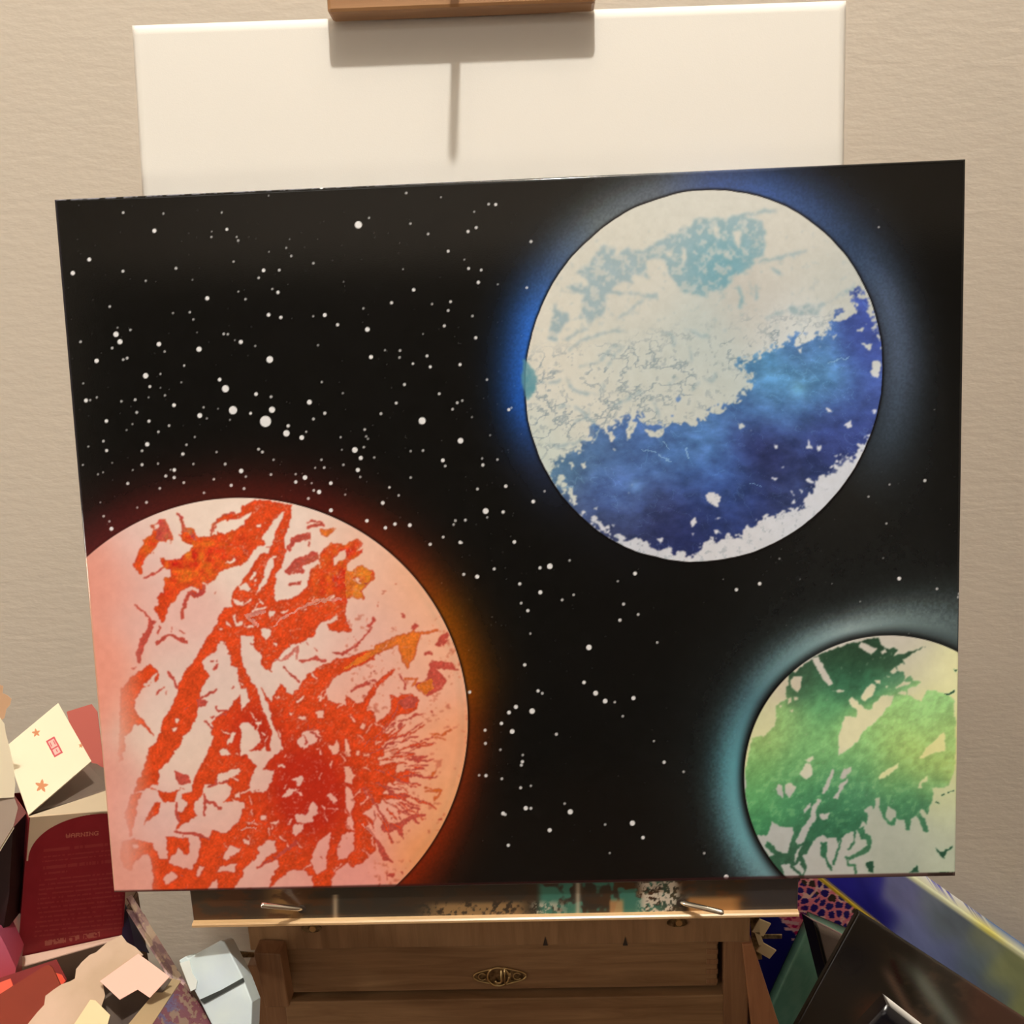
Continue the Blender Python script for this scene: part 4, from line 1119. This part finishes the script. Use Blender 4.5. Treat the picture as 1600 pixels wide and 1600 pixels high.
# --- maroon carton
TL, TR, BR, BL = pt(45, 1277, .08), pt(200, 1264, .118), pt(191, 1461, .118), pt(27, 1496, .08)
LT, LB = pt(19, 1240, .15), pt(2, 1450, .15)
mar = empty('maroon_carton', BL, 'opened maroon carton with small WARNING text, cream star flap raised at its top', 'carton')
FONT = {'W': '10001 10001 10101 10101 01010', 'A': '01110 10001 11111 10001 10001', 'R': '11110 10001 11110 10010 10001',
        'N': '10001 11001 10101 10011 10001', 'I': '111 010 010 010 111', 'G': '01111 10000 10011 10001 01111'}
def text_mask(U, V, s, x0, y0, h, slope):
    M = np.zeros(U.shape, bool); q = h/5.; x = x0
    for ch in s:
        rows = FONT[ch].split()
        for j, r_ in enumerate(rows):
            for i, b_ in enumerate(r_):
                if b_ == '1':
                    X = x+i*q; Y = y0+j*q+slope*(X-x0)
                    M |= (U >= X) & (U < X+q*1.02) & (V-(U-X)*slope >= Y) & (V-(U-X)*slope < Y+q*1.05)
        x += (len(rows[0])+1)*q
    return M
def maroon_face(U, V):
    c = np.zeros(U.shape+(3,)); n = fbm(U, V, 20, 401, 3)
    c[:] = (132, 26, 34); c += ((n-.5)*10)[..., None]
    y1 = 1270+(U-45)*-.07
    # cream spandrel above the arch
    arch = ((U-170)/126)**2+((V-1345)/74)**2
    sp = (arch > 1) & (V < 1345) & (U < 172)
    sp &= V < 1345-((U-43)*.0)
    c[sp] = (205, 182, 152)
    k = V+(U-60)*.1
    lines = [(1330, 4.5, 68, 200), (1340, 2.2, 68, 200), (1347, 2.2, 66, 200), (1357, 5, 66, 200), (1366, 3, 66, 105)]+[(1376+7.2*i, 2.6, 62-i*.7, 196) for i in range(13)]
    R = np.random.RandomState(7)
    for y, h, x0, x1 in lines:
        dash = vnoise(U, V*0+y, 2.4, 411) > .28
        m_ = (np.abs(k-y) < h/2) & (U > x0) & (U < x1) & dash
        c[m_] = c[m_]*.72+np.array((175, 110, 85))*.28
    m_ = text_mask(U, V, 'WARNING', 103, 1303, 6.5, -.09)
    c[m_] = (178, 110, 88)
    m_ = (np.abs(V+(U-70)*.17-1474) < 4) & (((U > 70) & (U < 103)) | ((U > 108) & (U < 124)) | ((U > 130) & (U < 156))) & (vnoise(U, V, 2.6, 421) > .35)
    c[m_] = (160, 88, 74)
    return c
grid_slab('front_panel', [BL, BR, TR, TL], .0012, PAPER, maroon_face, mar, nu=420, nv=420, r=.0002)
bk = LT-TL
under(mar, 'side_panel', card([TL, LT, LB, BL]), MAROON)
under(mar, 'side_panel', card([TR, TR+bk, BR+bk, BR]), MAROON)
under(mar, 'back_panel', card([LT, TR+bk, BR+bk, LB]), MAROON)
under(mar, 'bottom_panel', card([BL, BR, BR+bk, LB]), MAROON)
f0 = pt(27, 1496, .079); f1 = pt(191, 1461, .117)
under(mar, 'bottom_fold', card([f0, f1, pt(186, 1467, .111), pt(27, 1512, .072)]), card_mat('pinkish_fold', A8(222, 184, 164)))
def flap_art(U, V):
    c = np.zeros(U.shape+(3,)); c[:] = (246, 234, 206)
    def star(x, y, r, a0):
        dx = U-x; dy = V-y; a = np.arctan2(dy, dx)+a0; d = np.hypot(dx, dy)
        k = np.abs(((a/(2*np.pi/5)) % 1)-.5)*2
        m_ = d < r*(.42+.58*k**1.3); c[m_] = (206, 138, 96)
    star(56.5, 1145, 7, .5); star(65, 1228, 11, .2); star(126.5, 1165, 4, .2)
    # small red framed seal
    ux_, uy_ = (.50, .87); vx_, vy_ = (.86, -.46)
    a = (U-85)*ux_+(V-1167)*uy_; b = (U-85)*vx_+(V-1167)*vy_
    fr = (np.abs(a) < 14.5) & (np.abs(b) < 7.5); inn = (np.abs(a) < 11.8) & (np.abs(b) < 5)
    c[fr & ~inn] = (206, 84, 92)
    g = inn & ((np.abs(a-1.5) < 1.1) | ((np.abs(a+6) < 3.6) & (np.abs(np.abs(b)-3) < .7)) | ((np.abs(a-7) < 2.4) & (np.abs(b-.5) < .8)))
    c[inn] = (240, 190, 182); c[g] = (206, 84, 92)
    return c
FA, FB, FC, FD = pt(45, 1273, .083), pt(143, 1189, .165), pt(91, 1098, .235), pt(8, 1167, .155)
grid_slab('star_flap', [FA, FB, FC, FD], .0012, PAPER, flap_art, mar, nu=300, nv=240, r=.0002)
under(mar, 'lid_flap', card(PL(pt(140, 1150, .24), (.1, -.8, .6), [(104, 1112), (143, 1100), (152, 1112), (163, 1203), (126, 1203)])), DUSTY)
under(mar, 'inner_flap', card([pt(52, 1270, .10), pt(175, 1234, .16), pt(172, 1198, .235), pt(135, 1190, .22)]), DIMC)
under(mar, 'inner_fold', card([pt(46, 1275, .082), pt(172, 1233, .135), pt(205, 1224, .145), pt(204, 1264, .118)]), card_mat('soft_fold_card', A8(196, 178, 152)))
# --- plain brown carton under it
bc_ = empty('brown_carton', (-.36, .1, TZ), 'plain dark brown carton supporting the maroon carton', 'carton')
bm = bmesh.new(); box(bm, -.46, -.362, .10, .26, TZ, .572); under(bc_, 'body', bm, mat('brown_carton_card', A8(105, 78, 60), .8), .002)
bm = bmesh.new(); box(bm, -.459, -.363, .101, .259, .572, .5735); under(bc_, 'lid', bm, mat('brown_carton_lid', A8(95, 70, 54), .8))
# --- torn cream carton at the far left
fl = empty('torn_cream_carton', pt(0, 1290, .06), 'cream and grey carton with torn scalloped flap at left picture edge', 'carton')
under(fl, 'torn_flap', card(PL(pt(0, 1180, .075), (.5, -.75, .3), [(-60, 1110), (0, 1121), (7, 1131), (9, 1145), (16, 1172), (21, 1196), (24, 1225), (22, 1246), (0, 1247), (-60, 1240)])), CREAM)
under(fl, 'torn_tab', card(PL(pt(0, 1095, .11), (.4, -.8, .3), [(-60, 1065), (-3, 1069), (5, 1072), (4, 1083), (11, 1086), (18, 1092), (16, 1101), (10, 1108), (7, 1122), (-2, 1128), (-60, 1125)])), mat('torn_tab_card', A8(196, 156, 122), .7))
under(fl, 'grey_side', card(PL(pt(0, 1280, .06), (.35, -.8, .5), [(-60, 1244), (0, 1245), (22, 1246), (28, 1262), (21, 1291), (0, 1325), (-60, 1400)])), mat('grey_side_card', A8(150, 132, 118), .7))
under(fl, 'cream_rim', card(PL(pt(0, 1310, .055), (.35, -.8, .5), [(20, 1288), (22, 1294), (0, 1330), (-60, 1410), (-60, 1400), (0, 1322)])), CREAM)
a = PL(pt(0, 1380, .065), (.2, -.95, .1), [(0, 1328), (20, 1294), (14, 1400), (3, 1462), (-60, 1480), (-60, 1405)])
bm = bmesh.new(); hexa(bm, a, [p+Vector((0, .03, .0)) for p in a]); under(fl, 'body', bm, mat('black_carton_card', A8(40, 14, 16), .6))
bm = bmesh.new(); box(bm, -.46, -.405, .02, .085, TZ, .655); under(fl, 'lower_body', bm, mat('grey_lower_card', A8(120, 104, 92), .8))
# --- pink carton
a = PL(pt(0, 1500, .045), (.3, -.85, .4), [(-60, 1430), (-2, 1457), (8, 1476), (25, 1513), (22, 1533), (20, 1850), (-60, 1850)])
def grad_mat(n, c1, c2, z0_, z1_):
    M = mat(n, c1, .5); nt = M.node_tree; N = nt.nodes.new
    tc = N('ShaderNodeNewGeometry'); sx_ = N('ShaderNodeSeparateXYZ'); mr = N('ShaderNodeMapRange'); mx_ = N('ShaderNodeMix'); mx_.data_type = 'RGBA'
    nt.links.new(tc.outputs['Position'], sx_.inputs[0]); nt.links.new(sx_.outputs[2], mr.inputs[0])
    mr.inputs[1].default_value = z0_; mr.inputs[2].default_value = z1_
    nt.links.new(mr.outputs[0], mx_.inputs[0]); mx_.inputs[6].default_value = (*c1, 1); mx_.inputs[7].default_value = (*c2, 1)
    nt.links.new(mx_.outputs[2], nt.nodes['Principled BSDF'].inputs['Base Color']); return M
bm = bmesh.new(); hexa(bm, a, [Vector((p.x-.01, p.y+.03, p.z-.004)) for p in a])
o = link('pink_carton', bm, grad_mat('pink_to_red_print', A8(165, 44, 48), A8(168, 80, 104), pt(0, 1541, .045).z, a[1].z))
tag(o, 'small pink and red printed carton below the maroon carton, at left edge', 'carton')
# --- orange carton
oc = empty('orange_carton', pt(40, 1570, .0), 'burnt orange carton with open top at the bottom left corner', 'carton')
P0 = pt(40, 1560, .02); Nn = (.05, -.8, .6)
a = PL(P0, Nn, [(-60, 1592), (0, 1553), (70, 1509), (77, 1508), (82, 1512), (95, 1541), (70, 1572), (46, 1601), (20, 1680), (-60, 1680)])
under(oc, 'front_panel', card(a, .0015), mat('burnt_orange_card', A8(138, 44, 12), .7, vary=(A8(126, 38, 10), 12)))
P1 = P0+Vector((0, .018, -.004))
under(oc, 'back_panel', card(PL(P1, Nn, [(-60, 1580), (0, 1528), (18, 1522), (88, 1499), (104, 1530), (95, 1560), (0, 1620), (-60, 1640)])), mat('dark_red_inside', A8(120, 16, 14), .6))
P2 = P0+Vector((0, .009, 0))
SAL = mat('salmon_red_card', A8(246, 92, 66), .5)
under(oc, 'side_flap', card(PL(P2, Nn, [(-60, 1572), (0, 1535), (16, 1529), (20, 1540), (0, 1556), (-60, 1598)])), SAL)
under(oc, 'side_flap', card(PL(P2, Nn, [(86, 1520), (96, 1523), (102, 1533), (92, 1545), (84, 1530)])), SAL)
a = PL(P1+Vector((0, .002, 0)), Nn, [(-60, 1640), (95, 1560), (46, 1640), (20, 1720), (-60, 1720)])
bm = bmesh.new(); b0 = [Vector((p.x, p.y+.002, p.z)) for p in a]
box(bm, -.36, -.305, .012, .06, TZ, .60); under(oc, 'body', bm, mat('orange_body_card', A8(150, 40, 18), .6))
# --- marbled carton with torn flaps
mc = empty('marbled_carton', pt(240, 1590, -.04), 'opened purple marbled carton with torn tan and pink flaps, front of heap', 'carton')
def marble(U, V):
    n = fbm(U, V, 16, 431, 5); n2 = fbm(U+9, V*.8, 7, 437, 4); c = np.zeros(U.shape+(3,))
    c[:] = (112, 66, 76)
    a = sm(.46, .56, n2)[..., None]; c = c*(1-a)+np.array((134, 112, 96))*a
    a = (sm(.52, .6, n)*sm(300, 262, U))[..., None]; c = c*(1-a)+np.array((92, 84, 118))*a
    a = (np.abs(n2-.5) < .012)[..., None]; c = c*(1-a)+np.array((100, 32, 46))*a
    return c
M1, M2 = pt(282, 1535, 0.002), pt(362, 1614, -0.010)
dn_ = pt(237, 1602, -0.048)-M1
grid_slab('marbled_panel', [M1+dn_*1.7, M2+dn_*1.7, M2, M1], .0012, PAPER, marble, mc, nu=200, nv=200, r=.0002)
under(mc, 'tan_edge', card([pt(261, 1527, 0.006), M1+Vector((0, .001, .0005)), M1+dn_*1.4, M1+dn_*1.4+(pt(196, 1602, -0.050)-pt(237, 1602, -0.048))]), mat('tan_edge_card', A8(168, 146, 112), .6))
def lilac(U, V):
    n = fbm(U-V*.5, V*.7, 9, 441, 4); c = np.zeros(U.shape+(3,)); c[:] = (206, 176, 172)
    a = sm(.45, .6, n)[..., None]; c = c*(1-a)+np.array((160, 128, 138))*a
    a = sm(.58, .66, fbm(U, V, 14, 447, 3))[..., None]; return c*(1-a)+np.array((226, 206, 186))*a
grid_slab('lilac_flap', [pt(284, 1548, 0.008), pt(299, 1549, 0.010), pt(206, 1398, 0.135), pt(198, 1402, 0.135)], .0012, PAPER, lilac, mc, nu=40, nv=240, r=.0002)
grid_slab('lilac_flap', [pt(262, 1520, 0.015), pt(288, 1548, 0.010), pt(226, 1428, 0.110), pt(199, 1420, 0.130)], .0012, PAPER, lilac, mc, nu=60, nv=200, r=.0002)
under(mc, 'navy_lining', card([pt(196, 1412, 0.145), pt(233, 1488, 0.080), pt(212, 1482, 0.085), pt(190, 1464, 0.108)]), mat('navy_card', A8(26, 20, 48), .6))
PT = pt(140, 1545, -0.025); NT = (.15, -.62, .77)
under(mc, 'torn_flap', card(PL(PT, NT, [(30, 1620), (45, 1598), (58, 1582), (69, 1570), (71, 1556), (84, 1546), (96, 1538), (110, 1533), (117, 1529), (119, 1514), (128, 1503), (140, 1492), (150, 1488), (168, 1472), (190, 1461), (198, 1472), (212, 1480), (224, 1492), (200, 1506), (160, 1534), (164, 1556), (156, 1580), (128, 1620)])), TANC)
PP = PT+Vector((0, -.004, .003))
under(mc, 'pink_flap', card(PL(PP, NT, [(156, 1533), (216, 1490), (265, 1526), (234, 1559), (215, 1546), (187, 1562)])), PINKC)
under(mc, 'cream_flap', card(PL(PP+Vector((0, -.002, .002)), NT, [(108, 1612), (141, 1562), (149, 1563), (172, 1586), (165, 1612)])), card_mat('pale_yellow_card', A8(232, 206, 162)))
PI = PT+Vector((0, .006, -.012))
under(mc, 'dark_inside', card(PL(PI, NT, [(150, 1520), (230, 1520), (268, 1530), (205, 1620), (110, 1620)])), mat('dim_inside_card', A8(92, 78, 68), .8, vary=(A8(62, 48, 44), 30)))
bm = bmesh.new(); box(bm, -.285, -.222, -.045, -.005, TZ, .575); under(mc, 'body', bm, mat('marbled_body_card', A8(80, 56, 60), .8))
# --- pale blue pack with a dark band
pk = empty('pale_blue_pack', (-.21, .0, TZ), 'pale blue and white paper pack with thin black band, beside easel leg', 'packet')
P0 = pt(340, 1530, -.002); Nn = (-.12, -.82, .56)
PBM = mat('pale_blue_paper', A8(214, 228, 228), .5, vary=(A8(202, 216, 226), 30))
top = PL(P0, Nn, [(279, 1501), (290, 1494), (294, 1497), (345, 1469), (351, 1471), (379, 1526), (394, 1566), (391, 1640), (372, 1700), (330, 1600), (312, 1564)])
bm = bmesh.new(); hexa(bm, top, [p+Vector((.0, .016, -.010)) for p in top]); under(pk, 'wrapper', bm, PBM, .0008)
under(pk, 'black_band', card(PL(P0+Vector((0, -.0009, .0006)), Nn, [(312, 1562), (345, 1547), (379, 1528), (381, 1534), (350, 1551), (319, 1568)]), .0012), mat('black_band', A8(44, 50, 48), .5))
under(pk, 'tape_tab', card(PL(P0+Vector((0, -.0008, .0006)), Nn, [(281, 1505), (296, 1500), (300, 1520), (308, 1533), (306, 1545), (298, 1549)]), .0006), mat('clear_tape', A8(232, 238, 234), .25))
bm = bmesh.new(); box(bm, -.215, -.195, -.03, .005, TZ, .545); under(pk, 'base', bm, PBM)
# ------------------------------------------------------------------ canvases stacked against the wall at the right
def rect(P0, N, px0, px1, L1, L2, flip=1):
    """rectangle on a plane: corner seen at px0, first edge towards px1 (length L1), second edge square to it (length L2)"""
    N = Vector(N).normalized(); A = hit(*px0, P0, N); B = hit(*px1, P0, N)
    e = (B-A).normalized(); f = N.cross(e).normalized()*flip
    if f.z > 0: f = -f
    return A, A+e*L1, A+e*L1+f*L2, A+f*L2
NR = Vector((0, -.985, .17)).normalized()
def blend(c, col, a):
    a = np.clip(a, 0, 1)[..., None]; return c*(1-a)+np.array(col, float)*a
# blue and grey abstract
def abstract(U, V):
    c = field(U, V, [(1300, 1385, (42, 38, 140), 14), (1340, 1430, (40, 38, 132), 18), (1330, 1390, (42, 38, 135), 18), (1378, 1440, (42, 40, 132), 14), (1350, 1385, (44, 44, 138), 12), (1365, 1470, (40, 40, 130), 12), (1412, 1400, (112, 116, 160), 16), (1420, 1460, (112, 120, 165), 20), (1470, 1500, (108, 118, 160), 20),
                     (1500, 1560, (104, 114, 152), 20), (1460, 1400, (112, 122, 138), 14), (1480, 1440, (96, 108, 120), 18), (1520, 1500, (94, 108, 122), 18), (1550, 1560, (100, 112, 122), 18), (1540, 1470, (124, 132, 112), 14), (1570, 1520, (130, 138, 100), 18), (1600, 1580, (136, 142, 98), 18)])
    n = fbm(U*.9-V*.5, V*.4, 22, 501, 4); c = c*(.96+.26*n)[..., None]
    d = (V-(1372+(U-1430)*.70))*.82
    c = blend(c, (226, 230, 196), sm(9, 4, d)); c = blend(c, (236, 228, 120), sm(9, 5, d)*np.exp(-((U-1545)/26)**2)*.9)
    return c
def abs_side(U, V):
    c = np.zeros(U.shape+(3,)); c[:] = (235, 238, 240)
    n = fbm(U, V, 10, 511, 3)
    c = blend(c, (52, 56, 205), sm(1445, 1455, U)*sm(1512, 1500, U)*sm(.42, .5, n)); c = blend(c, (70, 120, 190), sm(1548, 1560, U)); c = blend(c, (90, 110, 190), sm(1508, 1516, U)*sm(1552, 1546, U)*sm(.45, .52, n))
    return c
P = pt(1450, 1420, .350)
A, B, C_, D = rect(P, Vector((0, -1, 0)), (1318, 1293), (1600, 1490), .52, .34)
o = grid_slab('abstract_canvas', [D, C_, B, A], .026, GLOSS, abstract, nu=260, nv=260, r=.0014, backcol=abs_side)
tag(o, 'blue, slate and olive abstract canvas, rearmost of the right stack against wall', 'painting')
# pink net canvas
def cells(U, V, s, seed):
    R = np.random.RandomState(seed).rand(64, 64, 2)
    u = U/s; v = V/s; i0 = np.floor(u).astype(int); j0 = np.floor(v).astype(int)
    f1 = np.full(U.shape, 9.); f2 = np.full(U.shape, 9.); idn = np.zeros(U.shape)
    for dj in (-1, 0, 1):
        for di in (-1, 0, 1):
            i = i0+di; j = j0+dj; q = R[j & 63, i & 63]
            d = np.hypot(i+.15+.7*q[..., 0]-u, j+.15+.7*q[..., 1]-v)
            n_ = d < f1; f2 = np.where(n_, f1, np.minimum(f2, d)); idn = np.where(n_, q[..., 0]*.5+q[..., 1]*.5, idn); f1 = np.where(n_, d, f1)
    return f1, f2, idn
def netted(U, V):
    c = np.zeros(U.shape+(3,)); c[:] = (232, 132, 152)
    c = blend(c, (240, 196, 190), sm(.55, .65, fbm(U, V, 9, 521, 3)))
    f1, f2, k = cells(U+V*.25, V-U*.2, 13.5, 5)
    dot = (f2-f1 > .22) & (f1 < .50)
    warm = sm(1262, 1240, U-(V-1420)*.45)*sm(1400, 1412, V)
    dc = np.array((44, 34, 120.))*(1-warm[..., None])+np.array((188, 36, 96.))*warm[..., None]
    e = (U-1290)*.80-(V-1376)   # distance under the yellow border
    dc = np.where(((e > -34) & (e < 0))[..., None] & (k > .5)[..., None], np.array((62, 52, 46.)), dc)
    c = np.where(dot[..., None], dc, c)
    nav = sm(-2, 3, (V-1432)-(U-1215)*.95+fbm(U, V, 8, 531, 3)*8-4)
    c = blend(c, (28, 26, 108), nav)
    st = (np.abs((V-1440)-(U-1225)*.15) < 2.6) & (U > 1222) & (U < 1248) | (np.abs(V-1452-(U-1235)*.1) < 2) & (U > 1226) & (U < 1256) | (np.abs(V-1468) < 2) & (U > 1237) & (U < 1262)
    c[st] = (225, 180, 190)
    c = blend(c, (205, 178, 40), sm(-9, -5, e)); 
    return c
P = pt(1290, 1420, .305)
A, B, C_, D = rect(P, NR, (1236, 1333), (1345, 1421), .46, .30)
o = grid_slab('netted_canvas', [D, C_, B, A], .016, GLOSS, netted, nu=420, nv=320, r=.001, backcol=(32, 30, 96))
tag(o, 'navy canvas with pink net pattern and yellow edge, behind the teal canvas', 'painting')
# teal canvas
def teal(U, V):
    n = fbm(U, V*.4, 10, 541, 4); c = np.zeros(U.shape+(3,)); c[:] = (112, 166, 148); c = blend(c, (128, 178, 160), sm(.45, .6, n)*.7)
    return c
P = pt(1245, 1520, .265)
A, B, C_, D = rect(P, NR, (1268.5, 1437), (1211, 1561), .52, .13)
o = grid_slab('teal_canvas', [B, C_, D, A], .016, GLOSS, teal, nu=80, nv=120, r=.001, backcol=(30, 62, 52))
tag(o, 'narrow plain teal green canvas leaning beside the right easel leg', 'painting')
# grey canvas with pale top edge
def grey(U, V):
    n = fbm(U, V, 14, 551, 3); c = np.zeros(U.shape+(3,)); c[:] = (118, 106, 100); c += ((n-.5)*16)[..., None]
    return blend(c, (30, 28, 28), sm(1278, 1275, U-(V-1440)*.25))
A, B = pt(1272, 1440, .225), pt(1332, 1470, .232)
vd = pt(1292, 1520, .218)-A; vd = vd*((A.z-.03)/-vd.z); C_, D = B+vd, A+vd
o = grid_slab('grey_canvas', [D, C_, B, A], .019, GLOSS, grey, nu=80, nv=120, r=.0016, backcol=lambda U, V: np.where((U-(V-1440)*.25 > 1274)[..., None] & (V < 1500)[..., None], np.array((232, 222, 212.)), np.array((34, 30, 30.))))
tag(o, 'grey canvas with pale top edge between teal canvas and dark brown painting', 'painting')
# dark brown painting
def dark(U, V):
    n = fbm(U*.8-V*.5, V*.5+U*.2, 26, 561, 5); n2 = fbm(U, V, 60, 567, 3); c = np.zeros(U.shape+(3,)); c[:] = (44, 38, 32)
    c = blend(c, (62, 50, 40), sm(.5, .65, n)*sm(1360, 1420, U)); c = blend(c, (98, 104, 96), np.exp(-(((U-1430)-(V-1520)*.75)/16)**2)*sm(1480, 1530, V)*.8)
    c = blend(c, (122, 98, 84), np.exp(-(((U-1398)-(V-1540)*.55)/8)**2)*sm(1500, 1530, V)*.8)
    c = blend(c, (48, 22, 18), np.exp(-(((U-1394)-(V-1500)*.35)/4)**2)*sm(1495, 1505, V)*sm(1545, 1530, V))
    c = blend(c, (100, 58, 40), sm(.5, .6, n)*np.exp(-((U-1365)**2+(V-1585)**2)/700)*.9); c = blend(c, (26, 24, 30), np.exp(-((U-1330)**2+(V-1500)**2)/1200)*.8)
    return blend(c, (70, 44, 34), sm(1480, 1540, U)*.8)
P = pt(1342, 1423, .165)
A, B, C_, D = rect(P, Vector((.04, -.90, .42)), (1342, 1422), (1600, 1589), .42, .42)
o = grid_slab('dark_canvas', [D, C_, B, A], .006, GLOSS, dark, nu=200, nv=200, r=.0003, backcol=(12, 10, 9))
tag(o, 'large dark brown and black canvas leaning in front of the blue abstract', 'painting')
# black canvas with bright edge
def black(U, V):
    c = np.zeros(U.shape+(3,)); c[:] = (16, 15, 20); return c
P = pt(1383, 1560, -.045)
A, B, C_, D = rect(P, Vector((-.10, -.98, .15)), (1386, 1571), (1440, 1613), .20, .44)
o = grid_slab('black_canvas', [D, C_, B, A], .012, GLOSS, black, nu=60, nv=60, r=.001, backcol=lambda U, V: np.where((U > 1387)[..., None], np.array((252, 250, 246.)), np.array((30, 24, 20.))))
tag(o, 'black canvas with bright white edge, frontmost of the right stack', 'painting')
# ------------------------------------------------------------------ the ceiling lamp itself, over the easel
cl = empty('ceiling_lamp', (LAMP[0], LAMP[1], CEIL), 'round white ceiling lamp holder above the easel', 'lamp')
bm = bmesh.new(); tube(bm, [(LAMP[0], LAMP[1], CEIL), (LAMP[0], LAMP[1], CEIL-.02)], .06, 24); under(cl, 'canopy', bm, CEILM)
bm = bmesh.new(); tube(bm, [(LAMP[0], LAMP[1], CEIL-.02), (LAMP[0], LAMP[1], CEIL-.05)], .02, 18); under(cl, 'socket', bm, CEILM)
fp = empty('floor_lamp', (FLOOR_LAMP[0], FLOOR_LAMP[1], 0), 'slim dark floor lamp standing left of the easel', 'lamp')
bm = bmesh.new(); tube(bm, [(FLOOR_LAMP[0], FLOOR_LAMP[1], 0), (FLOOR_LAMP[0], FLOOR_LAMP[1], .02)], .12, 28); under(fp, 'base', bm, DARKGAP)
bm = bmesh.new(); tube(bm, [(FLOOR_LAMP[0], FLOOR_LAMP[1], .0205), (FLOOR_LAMP[0], FLOOR_LAMP[1], FLOOR_LAMP[2]-.09)], .011, 14); under(fp, 'pole', bm, DARKGAP)
